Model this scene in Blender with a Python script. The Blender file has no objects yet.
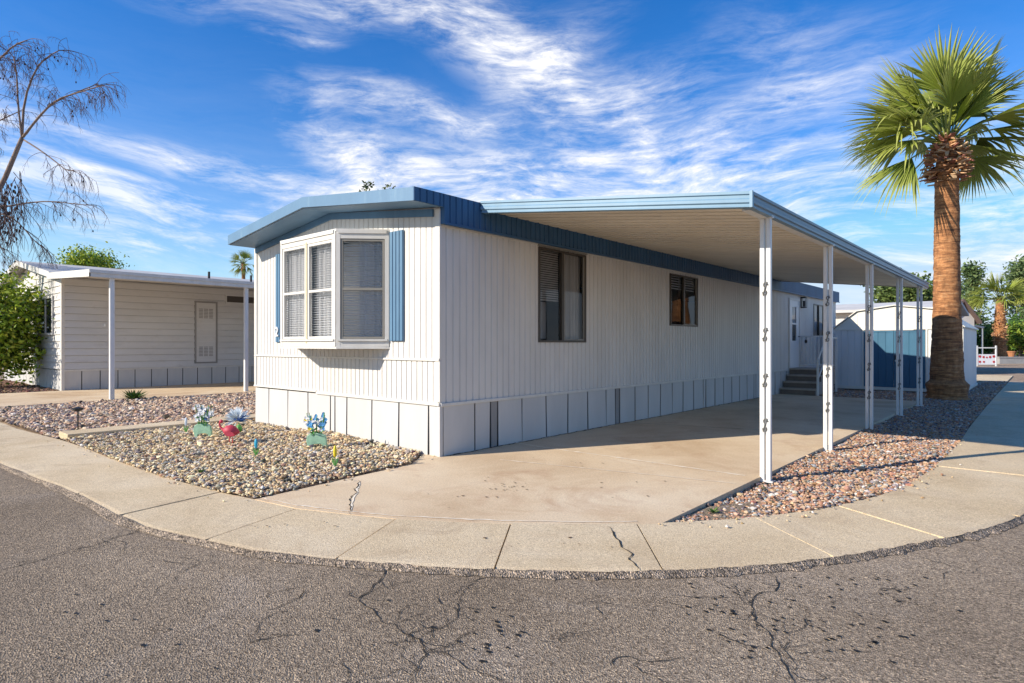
import bpy, bmesh, math, random
import numpy as np
from mathutils import Vector, Matrix, noise
random.seed(7); R = random.random
def U(a, b): return a + (b - a) * random.random()
S = bpy.context.scene; COL = S.collection
# ------------------------------------------------------------------ survey: the camera station and sight lines
F, CX, HY, EYE = 608., 512., 344., 1.4
CAM = (5.642, -5.068, EYE); FW = (-.66, .751); RT = (.751, .66)
def ray(px, py):
    t = (px - CX) / F
    return (FW[0] + t * RT[0], FW[1] + t * RT[1], (HY - py) / F)
def _hit(px, py, ax, c):
    d = ray(px, py); k = (c - CAM[ax]) / d[ax]
    return Vector([CAM[i] + k * d[i] for i in range(3)])
def onx(px, py, x): return _hit(px, py, 0, x)
def ony(px, py, y): return _hit(px, py, 1, y)
def onz(px, py, z=0.): return _hit(px, py, 2, z)
def at(px, py, D):
    d = ray(px, py); return Vector([CAM[i] + D * d[i] for i in range(3)])
# ------------------------------------------------------------------ materials
def new_mat(name):
    m = bpy.data.materials.new(name); m.use_nodes = True
    nt = m.node_tree; b = nt.nodes['Principled BSDF']
    return m, nt, b
def N(nt, typ, **kw):
    n = nt.nodes.new(typ)
    for k, v in kw.items():
        if k in n.inputs: n.inputs[k].default_value = v
        else: setattr(n, k, v)
    return n
def L(nt, a, b): nt.links.new(a, b)
def ramp(nt, stops, fac):
    n = nt.nodes.new('ShaderNodeValToRGB'); e = n.color_ramp.elements
    while len(e) < len(stops): e.new(.5)
    for i, (p, c) in enumerate(stops):
        e[i].position = p; e[i].color = (*c, 1) if len(c) == 3 else c
    L(nt, fac, n.inputs[0]); return n
def coords(nt, scale=(1, 1, 1)):
    tc = nt.nodes.new('ShaderNodeTexCoord'); mp = nt.nodes.new('ShaderNodeMapping')
    mp.inputs['Scale'].default_value = scale; L(nt, tc.outputs['Object'], mp.inputs[0]); return mp.outputs[0]
def sc(c, k): return tuple(x * k for x in c)
def paint(name, col, rough=.5, var=.12, scale=3., stretch=(1, 1, .25), metal=0., bump=.0, dirt=None, spec=.4):
    """painted or metal surface with faint streaks and wear"""
    m, nt, b = new_mat(name)
    v = coords(nt, stretch)
    n1 = N(nt, 'ShaderNodeTexNoise', Scale=scale, Detail=6., Roughness=.65); L(nt, v, n1.inputs['Vector'])
    r = ramp(nt, [(.3, sc(col, 1 - var)), (.7, col)], n1.outputs[0])
    out = r.outputs[0]
    if dirt:
        n2 = N(nt, 'ShaderNodeTexNoise', Scale=scale * 2.7, Detail=8., Roughness=.75); L(nt, v, n2.inputs['Vector'])
        r2 = ramp(nt, [(.56, (0, 0, 0)), (.75, (1, 1, 1))], n2.outputs[0])
        mx = N(nt, 'ShaderNodeMixRGB'); mx.inputs[2].default_value = (*dirt, 1)
        ml = N(nt, 'ShaderNodeMath', operation='MULTIPLY'); L(nt, r2.outputs[0], ml.inputs[0]); ml.inputs[1].default_value = .6
        L(nt, ml.outputs[0], mx.inputs[0]); L(nt, out, mx.inputs[1]); out = mx.outputs[0]
    L(nt, out, b.inputs['Base Color'])
    b.inputs['Roughness'].default_value = rough; b.inputs['Metallic'].default_value = metal
    b.inputs['Specular IOR Level'].default_value = spec
    if bump:
        n3 = N(nt, 'ShaderNodeTexNoise', Scale=45., Detail=4.); L(nt, coords(nt), n3.inputs['Vector'])
        bp = N(nt, 'ShaderNodeBump', Strength=bump, Distance=.01); L(nt, n3.outputs[0], bp.inputs['Height']); L(nt, bp.outputs[0], b.inputs['Normal'])
    return m
def ground(name, cols, big=.8, fine=60., bump=.3, rough=.9, speck=None, stain=None):
    m, nt, b = new_mat(name); v = coords(nt)
    n1 = N(nt, 'ShaderNodeTexNoise', Scale=big, Detail=7., Roughness=.62, Distortion=.4); L(nt, v, n1.inputs['Vector'])
    r = ramp(nt, [(.32, cols[0]), (.5, cols[1]), (.68, cols[2])], n1.outputs[0])
    n2 = N(nt, 'ShaderNodeTexNoise', Scale=fine, Detail=5., Roughness=.7); L(nt, v, n2.inputs['Vector'])
    r2 = ramp(nt, [(.3, (.72, .72, .72)), (.7, (1.15, 1.15, 1.15))], n2.outputs[0])
    mx = N(nt, 'ShaderNodeMixRGB', blend_type='MULTIPLY'); mx.inputs[0].default_value = 1
    L(nt, r.outputs[0], mx.inputs[1]); L(nt, r2.outputs[0], mx.inputs[2]); out = mx.outputs[0]
    hgt = n2.outputs[0]
    if stain:
        n4 = N(nt, 'ShaderNodeTexNoise', Scale=big * 2.1, Detail=9., Roughness=.7, Distortion=1.); L(nt, v, n4.inputs['Vector'])
        r4 = ramp(nt, [(.52, (0, 0, 0)), (.72, (1, 1, 1))], n4.outputs[0])
        m4 = N(nt, 'ShaderNodeMixRGB'); m4.inputs[2].default_value = (*stain, 1)
        q = N(nt, 'ShaderNodeMath', operation='MULTIPLY'); q.inputs[1].default_value = .62
        L(nt, r4.outputs[0], q.inputs[0]); L(nt, q.outputs[0], m4.inputs[0]); L(nt, out, m4.inputs[1]); out = m4.outputs[0]
    if speck:
        vo = N(nt, 'ShaderNodeTexVoronoi', Scale=speck[0]); L(nt, v, vo.inputs['Vector'])
        sep = N(nt, 'ShaderNodeSeparateColor'); L(nt, vo.outputs['Color'], sep.inputs[0])
        r5 = ramp(nt, [(0., speck[1]), (.45, (1, 1, 1)), (.72, (1, 1, 1)), (1., speck[2])], sep.outputs[0])
        m5 = N(nt, 'ShaderNodeMixRGB', blend_type='MULTIPLY'); m5.inputs[0].default_value = 1
        L(nt, out, m5.inputs[1]); L(nt, r5.outputs[0], m5.inputs[2]); out = m5.outputs[0]; hgt = vo.outputs['Distance']
    L(nt, out, b.inputs['Base Color']); b.inputs['Roughness'].default_value = rough; b.inputs['Specular IOR Level'].default_value = .25
    bp = N(nt, 'ShaderNodeBump', Strength=bump, Distance=.012); L(nt, hgt, bp.inputs['Height']); L(nt, bp.outputs[0], b.inputs['Normal'])
    return m
def glass_mat(name, tint=(.97, .98, 1), mirror=1.36):
    m, nt, b = new_mat(name); nt.nodes.remove(b)
    o = nt.nodes['Material Output']
    t = N(nt, 'ShaderNodeBsdfTransparent'); t.inputs[0].default_value = (*tint, 1)
    g = N(nt, 'ShaderNodeBsdfGlossy', Roughness=.015); fr = N(nt, 'ShaderNodeFresnel', IOR=mirror)
    nz = N(nt, 'ShaderNodeTexNoise', Scale=1.3, Detail=1.); L(nt, coords(nt), nz.inputs['Vector'])
    bp = N(nt, 'ShaderNodeBump', Strength=.08, Distance=.05); L(nt, nz.outputs[0], bp.inputs['Height']); L(nt, bp.outputs[0], g.inputs['Normal'])
    mx = N(nt, 'ShaderNodeMixShader'); L(nt, fr.outputs[0], mx.inputs[0]); L(nt, t.outputs[0], mx.inputs[1]); L(nt, g.outputs[0], mx.inputs[2])
    L(nt, mx.outputs[0], o.inputs[0]); return m
def attr_mat(name, rough=.8, trans=0., bump=0., spec=.3):
    """colour of each pebble or leaf comes from the mesh attribute 'tone'"""
    m, nt, b = new_mat(name)
    a = N(nt, 'ShaderNodeAttribute', attribute_name='tone'); L(nt, a.outputs['Color'], b.inputs['Base Color'])
    b.inputs['Roughness'].default_value = rough; b.inputs['Specular IOR Level'].default_value = spec
    if trans:
        o = nt.nodes['Material Output']; t = N(nt, 'ShaderNodeBsdfTranslucent'); mx = N(nt, 'ShaderNodeMixShader'); mx.inputs[0].default_value = trans
        L(nt, a.outputs['Color'], t.inputs[0]); L(nt, b.outputs[0], mx.inputs[1]); L(nt, t.outputs[0], mx.inputs[2]); L(nt, mx.outputs[0], o.inputs[0])
    return m
M = {}
M['white'] = paint('white_siding_paint', (.68, .66, .625), .55, .15, 2.5, dirt=(.60, .56, .49))
M['trim'] = paint('white_trim_paint', (.70, .68, .63), .5, .16, 5., dirt=(.55, .49, .40))
M['skirt'] = paint('skirting_paint', (.585, .575, .555), .5, .14, 2., dirt=(.62, .58, .52))
M['skirt_grey'] = paint('grey_skirting_paint', (.30, .29, .28), .6, .15)
M['gap'] = paint('dark_gap', (.05, .05, .05), .9, .3)
M['blue'] = paint('blue_fascia_paint', (.125, .235, .365), .45, .14, 3., dirt=(.22, .34, .43))
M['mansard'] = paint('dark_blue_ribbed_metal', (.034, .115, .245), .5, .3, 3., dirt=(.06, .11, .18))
M['shutter'] = paint('blue_shutter_paint', (.095, .205, .33), .5, .2, 4., dirt=(.15, .26, .36))
M['gutter'] = paint('pale_blue_gutter_paint', (.18, .32, .445), .35, .16, 3., dirt=(.16, .27, .34))
M['ceil'] = paint('cream_pan_metal', (.80, .72, .58), .45, .18, 1.5, stretch=(.3, 1, 1), dirt=(.5, .42, .32))
M['roof'] = paint('white_roof_coating', (.62, .61, .59), .8, .25, 1., stretch=(1, 1, 1), dirt=(.4, .38, .35))
M['post'] = paint('white_post_paint', (.74, .74, .72), .38, .16, 6., dirt=(.42, .40, .36))
M['bronze'] = paint('bronze_window_frame', (.07, .058, .045), .4, .2)
M['tanframe'] = paint('tan_window_frame', (.30, .28, .24), .5, .2)
M['glass'] = glass_mat('window_glass')
def cloth(name, col, tr, var=.08, scale=6.):
    m = paint(name, col, .8, var, scale); nt = m.node_tree; b = nt.nodes['Principled BSDF']; t = N(nt, 'ShaderNodeBsdfTranslucent'); t.inputs[0].default_value = (*col, 1)
    mx = N(nt, 'ShaderNodeMixShader'); mx.inputs[0].default_value = tr; L(nt, b.outputs[0], mx.inputs[1]); L(nt, t.outputs[0], mx.inputs[2]); L(nt, mx.outputs[0], nt.nodes['Material Output'].inputs[0]); return m
M['blind'] = cloth('white_blind', (.78, .79, .80), .35)
M['screen'] = paint('dark_window_screen', (.075, .072, .068), .8, .3, 8.)
M['curtain'] = cloth('white_curtain', (.74, .74, .74), .5, .12)
M['room'] = paint('pale_room_wall', (.72, .71, .69), .9, .1)
M['dimcurtain'] = paint('grey_curtain', (.45, .44, .42), .9, .3, 7., stretch=(1, 1, .1))
M['dark'] = paint('dark_interior', (.03, .03, .035), .9, .3)
M['scroll'] = paint('weathered_scroll_metal', (.16, .16, .15), .5, .3)
M['black'] = paint('black_metal', (.02, .02, .02), .4, .2)
M['door'] = paint('white_door_paint', (.78, .78, .77), .4, .08)
M['riser'] = paint('brown_riser', (.20, .17, .145), .8, .3, 4., (1, 1, 1))
M['stair'] = paint('brown_grey_step', (.44, .385, .33), .75, .3, 4., (1, 1, 1), bump=.2)
M['shedwall'] = paint('pale_shed_metal', (.70, .71, .70), .45, .10, 2., dirt=(.58, .57, .52))
M['gable'] = paint('cream_shed_gable', (.74, .72, .64), .5, .10, 2., dirt=(.6, .56, .46))
M['sheddoor'] = paint('blue_shed_door', (.045, .15, .245), .45, .2, 3., dirt=(.08, .22, .35))
M['tansiding'] = paint('pale_grey_lap_siding', (.64, .64, .63), .6, .12, 2., (1, .4, 1), dirt=(.44, .42, .39))
M['concrete'] = ground('driveway_concrete', [(.565, .41, .255), (.70, .545, .365), (.77, .635, .455)], .55, 70., .25, stain=(.44, .27, .16))
M['walk'] = ground('sidewalk_concrete', [(.62, .485, .305), (.70, .565, .375), (.75, .625, .44)], .9, 90., .3, stain=(.46, .35, .23), speck=(150., (.72, .70, .68), (1.25, 1.22, 1.18)))
M['asphalt'] = ground('old_asphalt', [(.23, .178, .125), (.305, .24, .172), (.38, .303, .222)], .33, 60., .6, speck=(125., (.36, .33, .30), (1.95, 1.88, 1.75)), stain=(.36, .30, .24))
M['asphaltlip'] = ground('asphalt_lip', [(.20, .16, .122), (.28, .225, .172), (.35, .285, .22)], 6., 60., .9, speck=(95., (.2, .2, .2), (2.2, 2.1, 2.)))
M['tar'] = paint('tar', (.018, .017, .016), .6, .3)
M['oil'] = paint('oil_spot', (.16, .105, .07), .7, .3)
M['crackdust'] = paint('crack_dirt', (.035, .031, .027), .9, .4, 30., (1, 1, 1))
M['jointpale'] = paint('pale_joint_mortar', (.92, .82, .66), .9, .2, 9., (1, 1, 1))
M['earth'] = ground('desert_ground', [(.30, .22, .155), (.38, .29, .21), (.46, .36, .27)], .35, 30., .6, speck=(22., (.5, .45, .42), (1.5, 1.45, 1.4)))
M['dirt'] = ground('dark_gravel_bed', [(.16, .115, .085), (.22, .16, .12), (.28, .21, .16)], 1.2, 40., .6)
M['pebble'] = attr_mat('pebble_stone', .85)
M['leaf'] = attr_mat('leaf', .55, .28, spec=.35)
M['palmleaf'] = attr_mat('palm_leaf', .5, .25, spec=.3)
M['bark'] = paint('grey_brown_bark', (.30, .215, .165), .9, .45, 7., (1, 1, .3), bump=.5)
M['twig'] = paint('purple_brown_twig', (.17, .10, .08), .9, .3, 9.)
M['pod'] = paint('dark_seed_pod', (.05, .035, .03), .8, .3)
M['green'] = paint('green_planter', (.36, .60, .42), .5, .35, 14., (1, 1, 1), dirt=(.30, .60, .33))
M['leafgreen'] = paint('garden_green', (.10, .34, .07), .5, .3)
M['red'] = paint('red_plastic', (.60, .06, .10), .55, .4, 9., (1, 1, 1))
M['signred'] = paint('red_sign_paint', (.55, .05, .05), .5, .2)
M['lightblue'] = paint('light_blue_feather', (.70, .82, .93), .6, .3, 9.)
M['darkblue'] = paint('dark_blue_petal', (.03, .10, .33), .4, .3)
M['petalblue'] = paint('blue_petal', (.12, .42, .78), .5, .3, 20.)
M['petalwhite'] = paint('white_petal', (.82, .84, .86), .6, .1)
M['yellow'] = paint('yellow_plastic', (.85, .66, .03), .4, .2)
M['cyan'] = paint('cyan_plastic', (.05, .48, .70), .4, .2)
M['terracotta'] = paint('terracotta', (.42, .18, .08), .8, .25)
M['block'] = paint('grey_block', (.34, .34, .34), .9, .2, 4., (1, 1, 1))
M['brownroof'] = paint('brown_shingle', (.17, .115, .10), .9, .3, 9., (1, 1, 1))
M['farwall'] = paint('far_wall_paint', (.60, .57, .54), .7, .12)
# palm trunk bark: rings
def trunk_mat():
    m, nt, b = new_mat('palm_trunk_bark')
    v = coords(nt, (1.2, 1.2, 9)); n1 = N(nt, 'ShaderNodeTexNoise', Scale=2.2, Detail=9., Roughness=.72, Distortion=.3); L(nt, v, n1.inputs['Vector'])
    r = ramp(nt, [(.30, (.07, .035, .016)), (.42, (.27, .115, .045)), (.55, (.50, .225, .085)), (.72, (.60, .40, .22))], n1.outputs[0])
    n2 = N(nt, 'ShaderNodeTexNoise', Scale=9., Detail=6., Roughness=.7); L(nt, coords(nt, (1, 1, .5)), n2.inputs['Vector'])
    r2 = ramp(nt, [(.3, (.45, .45, .45)), (.65, (1.1, 1.1, 1.1))], n2.outputs[0])
    mx = N(nt, 'ShaderNodeMixRGB', blend_type='MULTIPLY'); mx.inputs[0].default_value = 1; L(nt, r.outputs[0], mx.inputs[1]); L(nt, r2.outputs[0], mx.inputs[2])
    L(nt, mx.outputs[0], b.inputs['Base Color']); b.inputs['Roughness'].default_value = .9
    bp = N(nt, 'ShaderNodeBump', Strength=.9, Distance=.04); L(nt, n1.outputs[0], bp.inputs['Height']); L(nt, bp.outputs[0], b.inputs['Normal'])
    return m
M['palmtrunk'] = trunk_mat()
# ------------------------------------------------------------------ mesh builder
def side(x0=0., sgn=1):            # wall plane x = x0 facing +x : a -> y, b -> outward, c -> z
    return lambda a, b, c: Vector((x0 + sgn * b, a, c))
def front(y0=0.):                  # wall plane y = y0 facing -y : a -> x
    return lambda a, b, c: Vector((a, y0 - b, c))
def face_between(p, q):            # wall from p to q in plan, outward to the right of p->q
    d = Vector((q[0] - p[0], q[1] - p[1])); ln = d.length; d /= ln; n = Vector((d.y, -d.x))
    return (lambda a, b, c: Vector((p[0] + d.x * a + n.x * b, p[1] + d.y * a + n.y * b, c))), ln
ID = lambda a, b, c: Vector((a, b, c))
ORG = {}
class MB:
    def __init__(s): s.v = []; s.f = []; s.tone = []
    def quad(s, *p):
        i = len(s.v); s.v += [tuple(x) for x in p]; s.f.append(tuple(range(i, i + len(p))))
    def box(s, a0, a1, b0, b1, c0, c1, T=ID):
        P = [T(a, b, c) for a in (a0, a1) for b in (b0, b1) for c in (c0, c1)]
        i = len(s.v); s.v += [tuple(x) for x in P]
        s.f += [tuple(i + k for k in q) for q in ((0, 1, 3, 2), (4, 6, 7, 5), (0, 4, 5, 1), (2, 3, 7, 6), (0, 2, 6, 4), (1, 5, 7, 3))]
    def prism(s, poly, h0, h1, T=lambda a, b, h: Vector((a, b, h))):
        n = len(poly); i = len(s.v)
        s.v += [tuple(T(p[0], p[1], h0)) for p in poly] + [tuple(T(p[0], p[1], h1)) for p in poly]
        s.f.append(tuple(i + k for k in reversed(range(n)))); s.f.append(tuple(i + n + k for k in range(n)))
        for k in range(n): s.f.append((i + k, i + (k + 1) % n, i + n + (k + 1) % n, i + n + k))
    def tube(s, pts, rad, seg=6, cap=True):
        pts = [Vector(p) for p in pts]; n = len(pts); i0 = len(s.v)
        if not hasattr(rad, '__len__'): rad = [rad] * n
        x = None
        for k, p in enumerate(pts):
            t = (pts[min(k + 1, n - 1)] - pts[max(k - 1, 0)])
            t = t.normalized() if t.length > 1e-9 else Vector((0, 0, 1))
            if x is None:
                x = t.orthogonal().normalized()
            x = (x - t * x.dot(t)); x = x.normalized() if x.length > 1e-6 else t.orthogonal().normalized()
            y = t.cross(x)
            for j in range(seg):
                a = 2 * math.pi * j / seg; q = p + (x * math.cos(a) + y * math.sin(a)) * rad[k]; s.v.append(tuple(q))
        for k in range(n - 1):
            for j in range(seg):
                a = i0 + k * seg + j; b = i0 + k * seg + (j + 1) % seg
                s.f.append((a, b, b + seg, a + seg))
        if cap and seg > 2:
            s.f.append(tuple(i0 + j for j in reversed(range(seg)))); s.f.append(tuple(i0 + (n - 1) * seg + j for j in range(seg)))
    def ball(s, c, r, seg=10, rings=7):
        c = Vector(c); r = r if hasattr(r, '__len__') else (r, r, r); i0 = len(s.v)
        s.v.append((c.x, c.y, c.z + r[2]))
        for k in range(1, rings):
            ph = math.pi * k / rings
            for j in range(seg):
                th = 2 * math.pi * j / seg
                s.v.append((c.x + r[0] * math.sin(ph) * math.cos(th), c.y + r[1] * math.sin(ph) * math.sin(th), c.z + r[2] * math.cos(ph)))
        s.v.append((c.x, c.y, c.z - r[2])); e = len(s.v) - 1
        for j in range(seg): s.f.append((i0, i0 + 1 + j, i0 + 1 + (j + 1) % seg)); s.f.append((e, e - seg + (j + 1) % seg, e - seg + j))
        for k in range(rings - 2):
            for j in range(seg):
                a = i0 + 1 + k * seg + j; b = i0 + 1 + k * seg + (j + 1) % seg
                s.f.append((a, a + seg, b + seg, b))
    def build(s, name, mat, parent=None, smooth=False, bevel=0., origin=None):
        o3 = Vector(ORG[parent.name]) if parent is not None else Vector(origin or (0, 0, 0))
        me = bpy.data.meshes.new(name)
        me.from_pydata([(x - o3.x, y - o3.y, z - o3.z) for x, y, z in s.v], [], s.f)
        if s.tone:
            a = me.attributes.new('tone', 'FLOAT_COLOR', 'POINT')
            a.data.foreach_set('color', np.array([(*t, 1.) for t in s.tone], dtype=np.float32).ravel())
        me.materials.append(mat)
        if smooth: me.polygons.foreach_set('use_smooth', [True] * len(me.polygons))
        o = bpy.data.objects.new(name, me); COL.objects.link(o)
        if parent is not None: o.parent = parent
        else: o.location = o3
        ORG[o.name] = tuple(o3)
        if bevel:
            bm = bmesh.new(); bm.from_mesh(me)
            bmesh.ops.recalc_face_normals(bm, faces=bm.faces)
            bmesh.ops.bevel(bm, geom=[e for e in bm.edges if len(e.link_faces) == 2 and e.calc_face_angle(0) > .6], offset=bevel, segments=1, affect='EDGES', profile=.5, clamp_overlap=True)
            bm.to_mesh(me); bm.free()
        return o
def tag(o, label=None, cat=None, group=None, kind=None):
    for k, v in (('label', label), ('category', cat), ('group', group), ('kind', kind)):
        if v: o[k] = v
    return o
def thing(name, label, cat, loc, group=None):
    o = bpy.data.objects.new(name, None); COL.objects.link(o); o.location = loc; o.empty_display_size = .2
    ORG[o.name] = tuple(loc); return tag(o, label, cat, group)
def boxpart(name, mat, parent, T, *dims, bevel=0.):
    m = MB(); m.box(*dims, T=T); return m.build(name, mat, parent, bevel=bevel)
# ribbed (vertical groove) wall sheet with openings
def ribbed(mb, T, a0, a1, zb, zt, sp, gw, dep, openings=()):
    if not callable(zt): z_ = zt; zt = lambda a: z_
    prof = []; a = a0
    while a < a1 - 1e-6:
        e = min(a + sp, a1); prof += [(a, 0.)]
        if e - a > gw * 1.5: prof += [(e - gw, 0.), (e - gw * .72, -dep), (e - gw * .28, -dep)]
        a = e
    prof.append((a1, 0.))
    cuts = sorted({c for o in openings for c in o[:2]})
    out = []
    for (p, q) in zip(prof, prof[1:]):
        seg = [p] + [(c, p[1] + (q[1] - p[1]) * (c - p[0]) / (q[0] - p[0])) for c in cuts if p[0] + 1e-6 < c < q[0] - 1e-6] + [q]
        out += list(zip(seg, seg[1:]))
    for p, q in out:
        mid = (p[0] + q[0]) / 2; spans = [(zb, None)]
        for o in openings:
            if o[0] < mid < o[1]: spans = [(zb, o[2]), (o[3], None)]
        for lo, hi in spans:
            mb.quad(T(p[0], p[1], lo), T(q[0], q[1], lo), T(q[0], q[1], zt(q[0]) if hi is None else hi), T(p[0], p[1], zt(p[0]) if hi is None else hi))
def lap(mb, T, a0, a1, z0, z1, sp=.2, dep=.018):
    z = z0; g = .02
    while z < z1 - 1e-6:
        e = min(z + sp, z1)
        mb.quad(T(a0, dep, z + g), T(a1, dep, z + g), T(a1, 0, e), T(a0, 0, e)); mb.quad(T(a0, -.016, z), T(a1, -.016, z), T(a1, -.016, z + g), T(a0, -.016, z + g)); mb.quad(T(a0, -.016, z + g), T(a1, -.016, z + g), T(a1, dep, z + g), T(a0, dep, z + g)); mb.quad(T(a0, 0, z), T(a1, 0, z), T(a1, -.016, z), T(a0, -.016, z)); z = e
# ------------------------------------------------------------------ setting: terrain, road, sidewalk, driveway
def sheet(name, poly, z, mat, kind='structure'):
    m = MB(); m.v = [(p[0], p[1], z) for p in poly]; m.f = [tuple(range(len(poly)))]
    o = m.build(name, mat); tag(o, kind=kind); return o
def tri_sheet(name, poly, z, thick, mat):
    bm = bmesh.new(); vs = [bm.verts.new((p[0], p[1], z)) for p in poly]; f = bm.faces.new(vs)
    if f.normal.z < 0: f.normal_flip()
    r = bmesh.ops.extrude_face_region(bm, geom=[f])
    for v in [g for g in r['geom'] if isinstance(g, bmesh.types.BMVert)]: pass
    for v in vs: v.co.z -= thick
    bmesh.ops.recalc_face_normals(bm, faces=bm.faces)
    bmesh.ops.triangulate(bm, faces=[f for f in bm.faces if len(f.verts) > 4])
    me = bpy.data.meshes.new(name); bm.to_mesh(me); bm.free(); me.materials.append(mat)
    o = bpy.data.objects.new(name, me); COL.objects.link(o); ORG[o.name] = (0, 0, 0); tag(o, kind='structure'); return o
sheet('ground', [(-400, -400), (400, -400), (400, 400), (-400, 400)], -.09, M['earth'])
ZR = -.03
sheet('road', [(-120, -14), (17, -14), (17, 60), (5.0, 60), (5.0, 3), (2.5, -1.6), (0, -3.0), (-120, -3.2)], ZR, M['asphalt'])
def P2(v): return (v[0], v[1])
outer_px = [(0, 465), (40, 480), (77, 494), (115, 516), (150, 530), (203, 540.5), (260, 553), (333, 560.5), (420, 567), (495, 571), (580, 573), (664, 572), (760, 567), (837, 558), (890, 549.5), (947, 539), (985, 530), (1024, 517)]
inner_px = [(0, 424), (50, 437), (67, 441), (113, 459), (165, 478), (220, 492), (255, 499), (297, 508), (350, 514), (397, 518.5), (450, 521), (511, 523.5), (580, 524.5), (637, 524), (690, 521.5), (757, 517.5), (839, 506), (902, 490), (947, 457), (962, 439)]
outer = [P2(onz(*p)) for p in outer_px]; inner = [P2(onz(*p)) for p in inner_px]
outer = [(-90, -4.25), (-30, -4.1), (-8.2, -3.98)] + outer + [(5.66, 2.4), (5.78, 4.), (5.82, 6.), (5.82, 14.), (5.82, 24.)]
inner = [(-90, -3.1), (-30, -3.05)] + inner + [(4.66, 8.), (4.62, 14.), (4.60, 24.)]
def smooth_line(pts, n=1):
    pts = [Vector((p[0], p[1], 0)) for p in pts]
    for _ in range(n):
        q = [pts[0]]
        for a, b in zip(pts, pts[1:]): q += [a.lerp(b, .25), a.lerp(b, .75)]
        q.append(pts[-1]); pts = q
    return pts
outer = smooth_line(outer, 2); inner = smooth_line(inner, 2)
def arclen(pts):
    s = [0.]
    for a, b in zip(pts, pts[1:]): s.append(s[-1] + (b - a).length)
    return s
SO, SI = arclen(outer), arclen(inner)
def pt_at(pts, S_, s):
    for k in range(len(S_) - 1):
        if s <= S_[k + 1]: 
            return pts[k].lerp(pts[k + 1], (s - S_[k]) / max(1e-9, S_[k + 1] - S_[k]))
    return pts[-1]
def param(pts, S_, p):
    p = Vector((p[0], p[1], 0)); best = (1e9, 0)
    for k in range(len(pts) - 1):
        d = pts[k + 1] - pts[k]; t = max(0, min(1, (p - pts[k]).dot(d) / max(1e-9, d.dot(d)))); dd = (pts[k] + d * t - p).length
        if dd < best[0]: best = (dd, S_[k] + t * (S_[k + 1] - S_[k]))
    return best[1]
joint_w = [((-80, -4.2), (-80, -3.1)), ((-60, -4.2), (-60, -3.1)), ((-45, -4.2), (-45, -3.1)), ((-32, -4.1), (-32, -3.05)), ((-26, -4.1), (-26, -3.05)), ((-21, -4.05), (-21, -3.0)), ((-17, -4.0), (-17, -3.0)), ((-13.5, -4.), (-13.5, -3)), ((-10.5, -4.), (-10.5, -3.)), ((-7.6, -4.), (-7.6, -3.)), ((-5.9, -3.9), (-5.9, -2.9)), ((-4.2, -3.8), (-4.2, -2.9))]
joint_px = [((77, 494), (141, 470)), ((115, 516), (220, 492)), ((203, 540), (297, 508)), ((333, 560), (397, 518)), ((494, 570), (511, 523)), ((664, 572), (637, 524)), ((837, 558), (757, 518)), ((947, 539), (839, 506)), ((1024, 517), (902, 490))]
joints = [(param(outer, SO, a), param(inner, SI, b)) for a, b in joint_w] + [(param(outer, SO, onz(*a)), param(inner, SI, onz(*b))) for a, b in joint_px]
joints += [(param(outer, SO, (5.8, y)), param(inner, SI, (4.6, y))) for y in (3.4, 5.0, 6.6, 8.2, 9.8, 11.4, 13., 14.6, 16.2, 17.8, 19.4, 21., 22.6, 24.)]
joints = [(0., 0.)] + joints
sw = MB()
for (o0, i0), (o1, i1) in zip(joints, joints[1:]):
    g = .006; n = 8; zt = U(-.004, .004)
    A = [pt_at(outer, SO, o0 + g + (o1 - o0 - 2 * g) * k / n) for k in range(n + 1)]
    B = [pt_at(inner, SI, i0 + g + (i1 - i0 - 2 * g) * k / n) for k in range(n + 1)]
    for k in range(n):
        a0, a1, b0, b1 = A[k], A[k + 1], B[k], B[k + 1]
        nrm0 = (a0 - b0).normalized(); nrm1 = (a1 - b1).normalized()
        # the rolled street edge: flat, then two facets down into the gutter
        r0, r1 = a0 - nrm0 * .07, a1 - nrm1 * .07
        q0, q1 = a0 - nrm0 * .02, a1 - nrm1 * .02
        z = lambda v, h: Vector((v.x, v.y, h))
        sw.quad(z(r0, zt), z(r1, zt), z(b1, zt), z(b0, zt))
        sw.quad(z(q0, zt - .008), z(q1, zt - .008), z(r1, zt), z(r0, zt))
        sw.quad(z(a0, -.045), z(a1, -.045), z(q1, zt - .008), z(q0, zt - .008))
        sw.quad(z(b0, zt), z(b1, zt), z(b1, -.1), z(b0, -.1))
    for u, w in ((A[0], B[0]), (A[-1], B[-1])):
        sw.quad(Vector((u.x, u.y, -.06)), Vector((w.x, w.y, -.06)), Vector((w.x, w.y, zt)), Vector((u.x, u.y, zt)))
tag(sw.build('sidewalk', M['walk']), kind='structure')
jd = MB()
for k in range(len(outer) - 1):
    a, b = outer[k], outer[k + 1]
    c = pt_at(inner, SI, param(inner, SI, a)); d = pt_at(inner, SI, param(inner, SI, b))
    if (a - b).length > .001: jd.quad((a.x, a.y, -.055), (b.x, b.y, -.055), (d.x, d.y, -.02), (c.x, c.y, -.02))
tag(jd.build('sidewalk_bed', M['crackdust']), kind='structure')
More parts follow.
